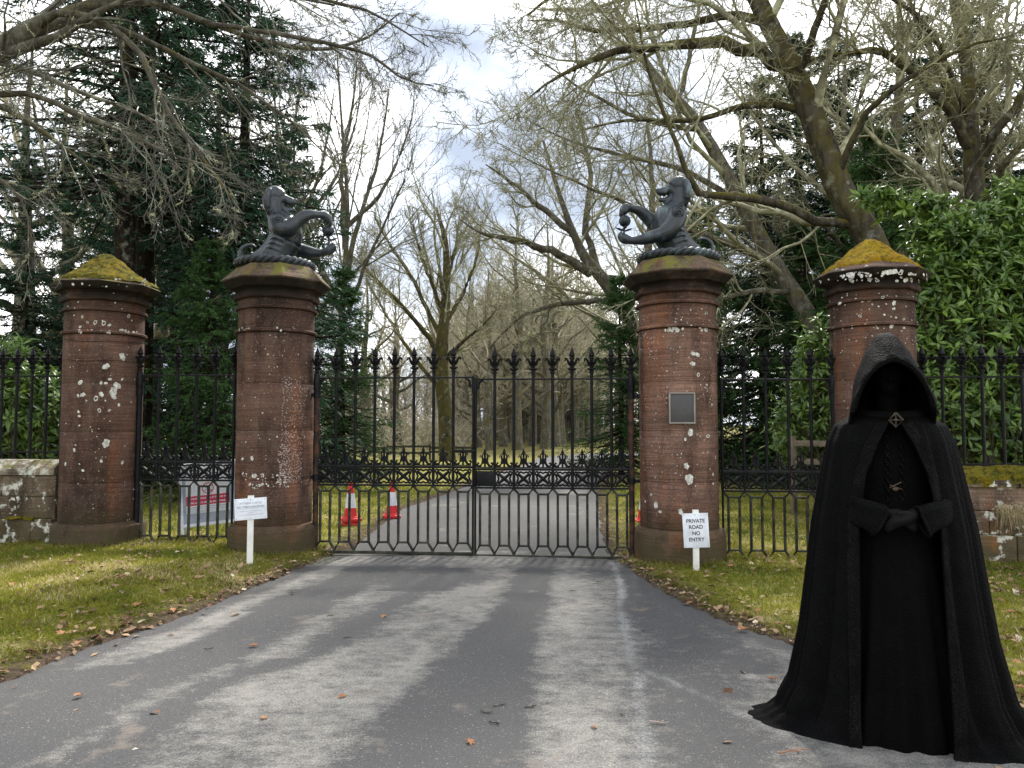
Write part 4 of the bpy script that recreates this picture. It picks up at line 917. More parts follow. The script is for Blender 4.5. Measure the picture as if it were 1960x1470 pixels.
def tubes_mesh(name, parts):
    Vs, Qs, b = [], [], 0
    for Pp, Rp, n in parts:
        V, Q_ = tubes(Pp, Rp, n); Vs.append(V); Qs.append(Q_+b); b += len(V)
    return mesh_np(name, np.concatenate(Vs), np.concatenate(Qs))
def bare_tree(label, base, trunk, limbs, rng, lv, bark, twig, tuft=0, group=None, extra_trunk=()):
    """trunk, limbs: rows (x, y, z, r) in world space; lv: list of (n, angle, ratio, wiggle, tropism, K, rmin)"""
    base = np.array(base, float); root = empty('bare_tree', tuple(base)); tag(root, label, 'tree', group); off = np.r_[base, 0]
    b = MB(); K = 90; t = resample(np.asarray(trunk)-off, K); V_, Q_ = tubes(t[None, :, :3], t[None, :, 3], 28); V_ = V_.reshape(K, 28, 3); A_ = np.arange(28)/28*2*PI; wv = 1+.16*(fbm(2*np.cos(A_)[None]+7, 2*np.sin(A_)[None]+t[:, 2:3]*1.3, 4, 3)-.45)+.10*np.abs(np.sin(5.5*A_[None]+3*fbm(t[:, 2:3]*.8, 0*A_[None], 3, 4)+1.5*t[:, 2:3]))*fbm(A_[None]*3, t[:, 2:3]*4, 3, 9)
    V_ = t[:, None, :3]+(V_-t[:, None, :3])*wv[..., None]; link('trunk', mesh_np('trunk', V_.reshape(-1, 3), Q_), bark, root)
    Lp, Lr = [], []
    for l in list(limbs):
        q = resample(np.asarray(l)-off, 16); q[:, :3] += rng.normal(size=(16, 3))*q[:, 3:4]*.25
        b = MB(); b.tube(q[:, :3], q[:, 3], 9); b.obj('limb', bark, root, sharp=80); Lp.append(q[:, :3]); Lr.append(q[:, 3])
    tq = resample(np.asarray(trunk)-off, 16); Lp.append(tq[:, :3]); Lr.append(tq[:, 3])
    Pp, Rp = np.array(Lp), np.array(Lr); parts = []; allb = []
    for li, (n, ang, ratio, wig, trop, K, rmin) in enumerate(lv):
        Pp, Rp = sprout(Pp, Rp, n, ang, ratio, wig, trop, K, rng, (.35 if li == 0 else .12, 1.), rmin)
        parts.append((Pp, Rp, 5 if li == 0 else (4 if li == 1 else 3))); allb.append((Pp, Rp))
    tag(link('crown', tubes_mesh('crown', parts), twig, root), kind='stuff')
    if tuft:
        tp = []
        for Pq, Rq in allb[1:3]:
            sel = rng.rand(len(Pq)) < tuft; Pt, Rt = sprout(Pq[sel], Rq[sel]+.01, 18, 1.1, .03, .6, -.15, 3, rng, (.02, .8), .006, .9, .065, .02); tp.append((Pt, Rt*1.0, 3))
        tag(link('lichen', tubes_mesh('lichen', tp), M['tuft'], root), kind='stuff')
    return root
def W_(rows, Y0=None):
    """rows (px, py, Y, r) -> (x, y, z, r)"""
    return [tuple(P(a, b_, y))+(r,) for a, b_, y, r in rows]
R = np.random.RandomState
TWIG = [(10, .8, .50, .16, .05, 9, .012), (8, .75, .52, .2, .02, 7, .008), (7, .75, .5, .22, .0, 4, .0055), (4, .7, .55, .3, .02, 3, .004)]
DROOP = [(9, .7, .50, .14, -.04, 9, .012), (8, .7, .55, .18, -.05, 7, .008), (7, .7, .5, .2, -.02, 5, .006), (4, .7, .5, .2, .0, 4, .0045)]
# big mossy tree behind the right pillar
tr1 = W_([(1735, 960, 12.6, 0.317), (1700, 640, 12.6, 0.264), (1675, 480, 12.7, 0.238), (1610, 370, 12.8, 0.220), (1560, 235, 12.9, 0.202), (1505, 110, 13, 0.176), (1450, 0, 13.2, 0.158), (1390, -160, 13.4, 0.141), (1330, -380, 13.6, 0.088)])
l1 = [W_(r) for r in (
    [(1512, 130, 13, 0.120), (1470, 108, 12.8, 0.120), (1420, 88, 12.6, 0.112), (1330, 80, 12.2, 0.088), (1250, 93, 11.9, 0.072), (1180, 97, 11.7, 0.056), (1110, 128, 11.5, 0.040), (1060, 150, 11.3, 0.024), (1010, 190, 11.2, 0.010)],
    [(1470, 45, 13.1, 0.088), (1400, 30, 13.5, 0.080), (1290, 50, 13.9, 0.064), (1150, 60, 14.3, 0.048), (1070, 40, 14.6, 0.028), (1010, 40, 14.8, 0.012)],
    [(1632, 430, 12.8, 0.080), (1570, 425, 12.5, 0.080), (1520, 398, 12.3, 0.076), (1450, 378, 12.1, 0.068), (1352, 374, 11.9, 0.060), (1322, 348, 11.8, 0.048), (1290, 270, 11.8, 0.036), (1240, 130, 11.9, 0.024), (1215, 0, 12, 0.012)],
    [(1440, -20, 13.3, 0.096), (1300, -60, 13.0, 0.080), (1150, -50, 12.7, 0.056), (1060, -10, 12.5, 0.032), (1010, 30, 12.4, 0.016)],
    [(1528, 150, 12.9, 0.072), (1560, 60, 12.3, 0.064), (1600, -40, 11.9, 0.048), (1680, -120, 11.6, 0.032)],
    [(1550, 215, 12.9, 0.072), (1440, 200, 13.6, 0.064), (1330, 230, 14.2, 0.048), (1200, 230, 14.8, 0.032), (1110, 250, 15.2, 0.014)],
    [(1600, 350, 12.8, 0.064), (1650, 230, 12.2, 0.056), (1740, 150, 11.7, 0.040), (1850, 90, 11.4, 0.024), (1930, 70, 11.3, 0.012)])]
bare_tree('big leaning mossy tree whose trunk rises behind the rightmost pillar', P(1735, 960, 12.6)*np.array((1, 1, 0)), tr1, l1, R(1), TWIG, M['bark'], M['twig'], .13)
# second leaning tree
tr2 = W_([(1650, 900, 17, .24), (1600, 740, 17, .22), (1555, 620, 17.2, .20), (1480, 500, 17.4, .18), (1400, 350, 17.7, .16), (1330, 230, 18, .13), (1250, 140, 18.3, .10), (1180, 20, 18.6, .06)])
l2 = [W_(r) for r in (
    [(1480, 500, 17.4, 0.093), (1400, 470, 17.0, 0.076), (1290, 430, 16.8, 0.060), (1180, 380, 16.7, 0.043), (1060, 330, 16.6, 0.021), (960, 280, 16.5, 0.010)],
    [(1420, 390, 17.6, 0.085), (1320, 330, 18.4, 0.068), (1200, 300, 19, 0.051), (1090, 270, 19.4, 0.030), (1000, 225, 19.6, 0.010)],
    [(1345, 250, 18, 0.068), (1240, 230, 17.5, 0.055), (1130, 180, 17.2, 0.034), (1040, 120, 17, 0.013)],
    [(1520, 560, 17.3, 0.076), (1430, 560, 16.6, 0.060), (1350, 590, 16.2, 0.034), (1290, 640, 16, 0.013)],
    [(1300, 190, 18.2, 0.068), (1330, 60, 18.6, 0.051), (1350, -60, 18.8, 0.025)])]
bare_tree('second leaning tree whose pale trunk crosses above the right side gate', P(1650, 900, 17)*np.array((1, 1, 0)), tr2, l2, R(2), TWIG, M['bark_p'], M['twig'], .06)
# upright forked tree above the rhododendron
tr3 = W_([(1885, 860, 14, .24), (1875, 560, 14, .21), (1868, 400, 14, .18), (1858, 250, 14.1, .14), (1850, 130, 14.2, .11), (1830, 0, 14.3, .12), (1810, -140, 14.4, .08)])
l3 = [W_(r) for r in (
    [(1866, 300, 14.1, 0.098), (1800, 190, 13.7, 0.083), (1700, 105, 13.3, 0.068), (1620, 100, 13, 0.045), (1540, 120, 12.8, 0.022), (1480, 150, 12.7, 0.009)],
    [(1868, 330, 14, 0.098), (1905, 250, 13.6, 0.090), (1950, 190, 13.3, 0.075), (1985, 60, 13, 0.053), (2010, -60, 12.8, 0.030)],
    [(1860, 280, 14, 0.075), (1790, 120, 14.4, 0.060), (1740, 0, 14.8, 0.038), (1700, -100, 15, 0.015)],
    [(1870, 420, 14, 0.068), (1920, 320, 13.2, 0.060), (1990, 250, 12.8, 0.038), (2080, 200, 12.4, 0.015)],
    [(1856, 230, 14.1, 0.060), (1780, 60, 13.2, 0.045), (1680, -20, 12.8, 0.022)])]
bare_tree('forked tree with yellow moss rising over the evergreen bush', P(1885, 860, 14)*np.array((1, 1, 0)), tr3, l3, R(3), TWIG, M['bark'], M['twig'], .22)
# spreading tree behind the right-hand hound
tr4 = W_([(1275, 890, 25, .34), (1235, 690, 25, .28), (1195, 595, 25, .25), (1154, 535, 25, .21), (1118, 490, 25, .16), (1095, 440, 25, .12), (1070, 370, 25, .08), (1040, 270, 25, .04)])
l4 = [W_(r) for r in (
    [(1129, 521, 25, .16), (1074, 488, 24.5, .14), (1015, 468, 24, .11), (965, 455, 23.8, .09), (922, 447, 23.6, .05), (880, 420, 23.5, .02)],
    [(1160, 545, 25, .15), (1120, 440, 26, .12), (1130, 330, 26.5, .09), (1110, 230, 27, .05)],
    [(1200, 600, 25, .16), (1240, 480, 25.5, .14), (1250, 360, 26, .1), (1240, 240, 26.4, .05)],
    [(1098, 450, 25, .12), (1040, 400, 24.6, .10), (980, 350, 24.3, .06), (930, 315, 24, .02)],
    [(1180, 575, 25, .12), (1090, 580, 24, .09), (1010, 600, 23.5, .06), (960, 640, 23.2, .02)])]
bare_tree('wide tree spreading to the left from behind the plaque pillar', P(1275, 890, 25)*np.array((1, 1, 0)), tr4, l4, R(4), TWIG, M['bark_p'], M['twig'], 0)
# overhanging tree whose trunk stands off to the left
tr5 = W_([(-640, 1100, 8.2, .42), (-600, 700, 8.2, .36), (-520, 420, 8.2, .32), (-380, 250, 8.2, .28), (-330, 0, 8.3, .2), (-300, -200, 8.4, .1)])
l5 = [W_(r) for r in (
    [(-430, 290, 8.2, .16), (-180, 170, 8.2, .13), (0, 92, 8.3, .115), (100, 38, 8.4, .10), (200, 5, 8.5, .08), (330, -25, 8.6, .05), (480, -20, 8.7, .03), (640, 10, 8.7, .012)],
    [(-300, 230, 8.1, .09), (-100, 140, 7.9, .08), (20, 100, 7.8, .06), (90, 82, 7.8, .05), (150, 42, 7.8, .04), (260, -10, 7.8, .02)],
    [(-380, 250, 8.1, .07), (-150, 190, 7.6, .045), (0, 180, 7.4, .032), (80, 182, 7.4, .028), (140, 216, 7.3, .024), (230, 250, 7.3, .02), (300, 285, 7.2, .015), (380, 315, 7.2, .008)],
    [(-300, 220, 8.4, .06), (-100, 190, 8.7, .04), (0, 205, 8.8, .03), (100, 265, 8.9, .024), (160, 310, 8.9, .016), (230, 345, 9, .008)],
    [(60, 55, 8.4, .05), (130, 22, 8.0, .04), (250, 80, 7.8, .034), (300, 170, 7.7, .028), (335, 235, 7.6, .022), (395, 312, 7.6, .016), (465, 410, 7.5, .008)],
    [(150, 15, 8.4, .045), (280, 5, 8.6, .04), (400, 45, 8.8, .032), (560, 90, 9, .026), (680, 82, 9.1, .018), (765, 25, 9.2, .008)],
    [(400, 45, 8.8, .03), (560, 70, 8.4, .024), (700, 102, 8.2, .018), (770, 150, 8.1, .012), (830, 165, 8.1, .007)],
    [(100, 38, 8.4, .045), (240, 60, 9, .036), (350, 112, 9.3, .03), (450, 160, 9.5, .024), (540, 220, 9.6, .017), (640, 310, 9.7, .008)],
    [(250, -5, 8.5, .04), (400, -40, 8, .03), (560, -10, 7.8, .022), (700, 20, 7.7, .014), (820, 90, 7.7, .006)],
    [(-380, 260, 8.2, .06), (-200, 260, 7.8, .04), (-60, 310, 7.6, .026), (40, 380, 7.5, .016), (60, 470, 7.5, .007)])]
LONG = [(10, .5, .30, .11, -.04, 10, .0055), (6, .6, .55, .14, -.01, 8, .0042), (5, .65, .55, .2, .0, 5, .0032), (3, .7, .5, .3, .0, 3, .0026)]
bare_tree('tree off to the left whose long lichened boughs hang across the top', P(-640, 1100, 8.2)*np.array((1, 1, 0)), tr5, l5, R(5), LONG, M['bark_p'], M['twig_d'], .06)
# lone tree in the middle
tr6 = W_([(857, 882, 33, .36), (853, 800, 33, .31), (846, 727, 33, .29), (846, 654, 33, .27), (853, 580, 33, .20), (853, 470, 33, .13), (835, 397, 33, .05)])
l6 = [W_(r) for r in (
    [(839, 676, 33, 0.128), (815, 640, 32.5, 0.112), (791, 610, 32, 0.098), (721, 536, 31.5, 0.068), (673, 488, 31, 0.030)],
    [(842, 740, 33, 0.112), (820, 720, 33, 0.098), (758, 632, 34, 0.075), (710, 550, 34.5, 0.038), (690, 500, 34.6, 0.015)],
    [(839, 635, 33, 0.105), (784, 525, 33.5, 0.083), (736, 452, 34, 0.053), (717, 415, 34, 0.022)],
    [(850, 690, 33, 0.098), (886, 654, 32.5, 0.083), (930, 617, 32, 0.045), (960, 580, 31.8, 0.015)],
    [(853, 617, 33, 0.105), (894, 544, 33.5, 0.083), (915, 480, 34, 0.053), (920, 430, 34, 0.022)],
    [(848, 600, 33, 0.090), (810, 500, 32.5, 0.068), (790, 430, 32.3, 0.030)],
    [(852, 560, 33, 0.075), (872, 470, 33, 0.053), (880, 410, 33, 0.022)])]
MIDT = [(12, .55, .5, .12, .07, 9, .016), (9, .6, .5, .16, .05, 6, .012), (7, .65, .5, .18, .02, 5, .009)]
bare_tree('lone tree with upswept limbs standing beyond the left gate leaf', P(857, 882, 33)*np.array((1, 1, 0)), tr6, l6, R(6), MIDT, M['bark'], M['twig'], 0)
# upswept trees behind the left hound
for k, (bx_, Yb, dx_, sd) in enumerate(((645, 25, 0, 11), (540, 28, -40, 12))):
    tb = W_([(bx_, 880, Yb, .15), (bx_+5+dx_*.2, 700, Yb, .12), (bx_+12+dx_*.3, 560, Yb, .095), (bx_+20+dx_*.4, 400, Yb, .07), (bx_+10+dx_*.5, 250, Yb, .045), (bx_+dx_*.5, 100, Yb, .02)])
    lb = [W_(r) for r in (
        [(bx_+8, 640, Yb, .08), (bx_+50, 520, Yb-.6, .06), (bx_+90, 430, Yb-1, .04), (bx_+135, 330, Yb-1.2, .02), (bx_+150, 270, Yb-1.3, .01)],
        [(bx_+12, 560, Yb, .11), (bx_+40, 430, Yb+.6, .08), (bx_+80, 300, Yb+1, .05), (bx_+100, 170, Yb+1.2, .02)],
        [(bx_+15, 480, Yb, .10), (bx_+10, 330, Yb-.6, .07), (bx_+30, 200, Yb-1, .04), (bx_+40, 90, Yb-1.2, .015)],
        [(bx_+10, 600, Yb, .10), (bx_-50, 470, Yb, .08), (bx_-90, 330, Yb, .05), (bx_-110, 200, Yb, .02)],
        [(bx_+16, 440, Yb, .09), (bx_+90, 360, Yb, .06), (bx_+140, 240, Yb, .03), (bx_+150, 140, Yb, .012)])]
    bare_tree(('fine-twigged bare tree rising just right of the left-hand hound', 'fine-twigged bare tree mostly behind the left-hand hound and the conifers')[k], P(bx_, 880, Yb)*np.array((1, 1, 0)), tb, lb, R(sd), [(9, .5, .48, .10, .05, 9, .009), (8, .5, .55, .13, .05, 7, .006), (7, .55, .55, .15, .03, 6, .0045)], M['bark_p'], M['twig_d'], 0)
# ---------------------------------------------------------------- woodland further back: copies of four bare trees
def copy_tree(o, loc, rz, sc, label, group):
    c = o.copy(); COL.objects.link(c); c.location = loc; c.rotation_euler = (0, 0, rz); c.scale = (sc, sc, sc); tag(c, label, 'tree', group)
    for ch in o.children:
        d = ch.copy(); COL.objects.link(d); d.parent = c
    return c
protos = []
for k in range(4):
    rng = R(40+k); H = (13, 11, 14, 9)[k]; tr = [(0, 0, -.3, .34), (.1, 0, H*.15, .29), (.15, .1, H*.3, .26), (-.1, .1, H*.5, .18), (.2, 0, H*.75, .09), (.1, .1, H, .02)]; lb = []
    for j in range(9):
        z = H*(.16+.065*j); a = rng.uniform(0, 6.3); L_ = H*.36*rng.uniform(.7, 1.2)*(1-.45*j/9); up_ = rng.uniform(.5, 1.1)
        lb.append([(.1, .05, z, .13-.008*j)]+[(.1+L_*s*math.cos(a)+rng.normal()*.15, .05+L_*s*math.sin(a)+rng.normal()*.15, z+L_*up_*s**1.25, (.12-.008*j)*(1-s)+.015) for s in (.25, .5, .75, 1)])
    protos.append(bare_tree('bare woodland tree among the mass far behind the gates', (0, 0, 0), tr, lb, rng, [(8, .7, .5, .15, .04, 7, .020), (6, .7, .5, .2, .0, 5, .015), (5, .7, .5, .2, .0, 4, .012)], M['bark_p'], M['twig_t'] if k != 2 else M['twig'], 0, 'bare trees in the wood behind the gates'))
GW = 'bare trees in the wood behind the gates'
used = [0]*4; rng = random.Random(12)
def wood(k, x, y, rz, s, label='bare woodland tree among the mass far behind the gates', group=GW):
    if used[k] == 0: o = protos[k]; o.location = (x, y, 0); o.rotation_euler = (0, 0, rz); o.scale = (s, s, s); tag(o, label, 'tree', group)
    else: copy_tree(protos[k], (x, y, 0), rz, s, label, group)
    used[k] += 1
for px, Y_, k, s in ((938, 45, 0, .85), (964, 52, 1, 1.0), (991, 46, 2, 1.05), (1018, 54, 0, 1.0), (1044, 48, 2, 1.1), (1063, 52, 0, 1.15), (916, 50, 1, .8), (1100, 62, 0, 1.0)):
    wood(k, (px-980)/F*Y_, Y_, rng.uniform(0, 6), s, {916: 'slender avenue tree just right of the gate post where the leaves meet', 938: 'leftmost stout avenue tree beyond the right gate leaf', 964: 'avenue tree between the leftmost stout one and the thickest trunk', 991: 'avenue tree with a thick trunk, left of the middle of the right gate leaf', 1018: 'avenue tree behind the middle bar of the right gate leaf', 1044: 'avenue tree with a thick trunk, right of the middle of the right gate leaf', 1063: 'avenue tree standing close right of another thick trunk', 1100: 'rightmost avenue tree, near the bend of the drive'}[px], 'avenue trees beside the drive')
for j in range(120):
    Y_ = rng.uniform(56, 105); px = rng.uniform(560, 1260) if j % 2 else rng.uniform(860, 1140); k = rng.randrange(4)
    wood(k, (px-980)/F*Y_, Y_, rng.uniform(0, 6), rng.uniform(.8, 1.0)*Y_/60*(.55 if px < 870 else (1.05 if px < 1110 else .8)))
for px, Y_, k, s in ((30, 24, 1, 1.3), (120, 28, 0, 1.2), (300, 30, 3, 1.3), (377, 25, 2, .9), (420, 26, 2, 1.1), (700, 44, 1, 1.0), (760, 48, 3, 1.1)):
    wood(k, (px-980)/F*Y_, Y_, rng.uniform(0, 6), s, {30: 'bare tree at the left edge among the conifers', 120: 'bare tree above the low wall, left of the leftmost moss dome', 300: 'bare tree far behind, seen right of the leftmost moss dome', 377: 'bare tree behind the left side gate', 420: 'bare tree just left of the left-hand hound', 700: 'bare tree behind the lower cones, left of the lone tree', 760: 'bare tree close left of the lone tree, further back'}[px], 'bare trees among the left conifers')
for px, Y_, k, s in ((1640, 20, 2, .9), (1725, 19, 2, 1.05), (1930, 18, 2, .95), (1370, 31, 2, 1.0), (1290, 36, 2, 1.1)):
    wood(k, (px-980)/F*Y_, Y_, rng.uniform(0, 6), s, {1640: 'bare lichened tree close behind the big leaning trunk', 1725: 'bare lichened tree right of the big leaning trunk', 1930: 'bare lichened tree at the right edge behind the bush', 1370: 'bare lichened tree behind the right-hand hound', 1290: 'bare tree far behind the top of the plaque pillar'}[px], 'bare trees behind the right pillars')
# tangled brush under the woodland
rng = R(77); n_ = 1900; bx0 = np.stack((rng.uniform(-26, 16, n_), rng.uniform(41, 64, n_), np.zeros(n_)), -1)
bx0[:, 1] = np.where(bx0[:, 0]/bx0[:, 1]*F > -90, bx0[:, 1]+28, bx0[:, 1]+2); bx0[:, 0] *= np.where(bx0[:, 1] > 69, 1.25, 1); keep = bx0[:, 1] > 40; bx0 = bx0[keep]; n_ = len(bx0)
d_ = nrm(np.stack((rng.normal(0, .45, n_), rng.normal(0, .45, n_), np.ones(n_)), -1)); K = 7; Pb = np.zeros((n_, K, 3)); p_ = bx0; st = rng.uniform(.25, .62, n_)[:, None]
for j in range(K): Pb[:, j] = p_; d_ = nrm(d_+rng.normal(0, .26, (n_, 3))-np.array((0, 0, .05))); p_ = p_+d_*st
Rb = np.broadcast_to(np.linspace(.030, .014, K), (n_, K)); c1 = sprout(Pb, Rb, 8, .85, .5, .4, .0, 3, rng, (.15, 1), .016)
tag(link('undergrowth', tubes_mesh('undergrowth', [(Pb, Rb, 3), (c1[0], c1[1], 3)]), M['twig_t']), 'tangle of tan brushwood under the trees beyond the drive', 'undergrowth', kind='stuff')
# ---------------------------------------------------------------- conifers
def cards(name, p0, p1, side, width, var, mat, parent, kind=None):
    """thin needle sprays: a lozenge from p0 to p1 with half-width vector side*width"""
    m_ = p0*.55+p1*.45; s_ = side*width; n = len(p0)
    V = np.stack((p0, m_+s_, p1, m_-s_), 1).reshape(-1, 3); Q_ = np.arange(4*n).reshape(-1, 4)
    o = link(name, mesh_np(name, V, Q_, False, {'var': np.repeat(var, 4)}), mat, parent)
    if kind: o['kind'] = kind
    return o
def conifer(H, z0, Lm, seed, mat, dens=1.0):
    rng = R(seed); root = empty('conifer_tree'); b = MB()
    b.tube([(0, 0, -.3), (.03, 0, H*.3), (-.02, .03, H*.6), (0, 0, H)], [H*.016, H*.013, H*.009, .01], 12); b.obj('trunk', M['bark_d'], root)
    nb = int(200*dens); z = z0+(H-z0)*rng.uniform(0, 1, nb)**1.05; f = (z-z0)/(H-z0); L_ = Lm*(1-f)**.75*rng.uniform(.6, 1.12, nb)+.25; a = rng.uniform(0, 2*PI, nb); K = 8
    el = .15-.55*(1-f)+rng.normal(0, .12, nb); d = np.stack((np.cos(a)*np.cos(el), np.sin(a)*np.cos(el), np.sin(el)), -1); p = np.stack((0*a, 0*a, z), -1); Pb = np.zeros((nb, K, 3))
    for j in range(K): Pb[:, j] = p; p = p+d*(L_/(K-1))[:, None]; d = nrm(d+np.array((0, 0, .05))+rng.normal(0, .05, (nb, 3)))
    Rb = (.012+.012*L_)[:, None]*(1-.8*np.linspace(0, 1, K))[None]
    # side sprays in a drooping fan
    P1, R1 = sprout(Pb, Rb, 15, .95, .34, .08, -.10, 4, rng, (.12, 1.), .004, .5, 1.1, .12, .75)
    b_ = link('branches', tubes_mesh('branches', [(Pb, Rb, 4), (P1, R1*.7, 3)]), M['bark_d'], root); b_['kind'] = 'stuff'
    n1 = 13; N = len(P1); idx = np.repeat(np.arange(N), n1); t = rng.uniform(0, .999, N*n1)*3; k = t.astype(int); w = (t-k)[:, None]
    q = P1[idx, k]*(1-w)+P1[idx, k+1]*w; T = nrm(P1[idx, k+1]-P1[idx, k]); sd = nrm(np.cross(T, np.array((0, 0, 1.)))+rng.normal(0, .35, (N*n1, 3)))*rng.choice([-1, 1], (N*n1, 1))
    dr = nrm(T*.75+sd*.7+np.array((0, 0, -.30))+rng.normal(0, .12, (N*n1, 3))); ln = rng.uniform(.09, .24, N*n1)[:, None]
    nv = nrm(np.cross(dr, rng.normal(0, 1, (N*n1, 3))+np.array((0, 0, .2)))); var = np.clip(.25+.35*rng.rand(N*n1)+.3*(rng.rand(nb)[np.repeat(np.arange(nb), 15)][idx]-.3), 0, 1)
    cards('foliage', q, q+dr*ln, nv, rng.uniform(.010, .020, N*n1)[:, None], var, mat, root, 'stuff')
    return root
cp = [conifer(15, 6.0, 3.2, 1, M['needle'], .62), conifer(12, .4, 3.1, 2, M['needle'], 1.0), conifer(10, .3, 3.0, 3, M['needle_g'], 1.0)]
cu = [0, 0, 0]
def put_conifer(k, px, Y_, s, rz, label, group=None):
    x = (px-980)/F*Y_
    if cu[k] == 0: o = cp[k]; o.location = (x, Y_, 0); o.rotation_euler = (0, 0, rz); o.scale = (s, s, s); tag(o, label, 'conifer', group)
    else: o = copy_tree(cp[k], (x, Y_, 0), rz, s, label, group); o['category'] = 'conifer'
    cu[k] += 1
GL, GR = 'dark conifers on the left', 'dark conifers on the right'
for k, px, Y_, s, rz, lab in ((0, 228, 15.6, 1.08, .3, 'conifer with a straight dark trunk just above the leftmost moss dome'), (0, 270, 17, 1.12, 2.2, 'conifer with a dark trunk, second from the leftmost moss dome'),
    (1, 462, 18, 1.15, .9, 'dense conifer directly behind the left-hand hound'), (1, 40, 19, .70, 3.6, 'dense conifer at the left edge of the photo'), (2, 655, 22, .62, 1.3, 'short conifer whose drooping boughs show right of the left hound pillar'),
    (0, 345, 25, 1.1, 4.1, 'tall thin conifer seen between the two left pillars, furthest back there'), (1, 555, 27, 1.05, 5.2, 'dark conifer in the back row, just right of the left-hand hound'), (0, 130, 26, .62, 1.1, 'smaller conifer far behind, left of the leftmost moss dome'), (2, 400, 15.5, .55, 4.4, 'small conifer filling the view through the left side gate'), (1, 330, 20, .7, 2.4, 'mid-height bushy conifer above the left side gate'), (1, 210, 22, .75, 5.4, 'mid-height bushy conifer directly behind the leftmost pillar')):
    put_conifer(k, px, Y_, s, rz, lab, GL)
for k, px, Y_, s, rz, lab in ((2, 1188, 23, .62, .4, 'green conifer showing left of the plaque pillar through the gate'), (2, 1345, 21, .78, 2.0, 'green conifer filling the view through the right side gate'), (1, 1465, 22, 1.0, 4.0, 'tall dark conifer right of the right-hand hound'),
    (2, 1545, 19, .70, 3.2, 'low conifer behind the gap beside the rightmost pillar'), (1, 1540, 24, 1.2, .7, 'tallest dark conifer between the plaque pillar and the rightmost pillar'), (1, 1620, 22, 1.1, 1.8, 'tall dark conifer directly behind the big leaning trunk'), (1, 1770, 21, 1.1, 3.0, 'tall dark conifer behind the evergreen bush, left of the forked tree'), (1, 1900, 21, 1.15, 5.0, 'tall dark conifer behind the forked tree at the right edge'), (2, 1690, 17, .85, 5.5, 'lower green conifer behind the rightmost moss dome')):
    put_conifer(k, px, Y_, s, rz, lab, GR)
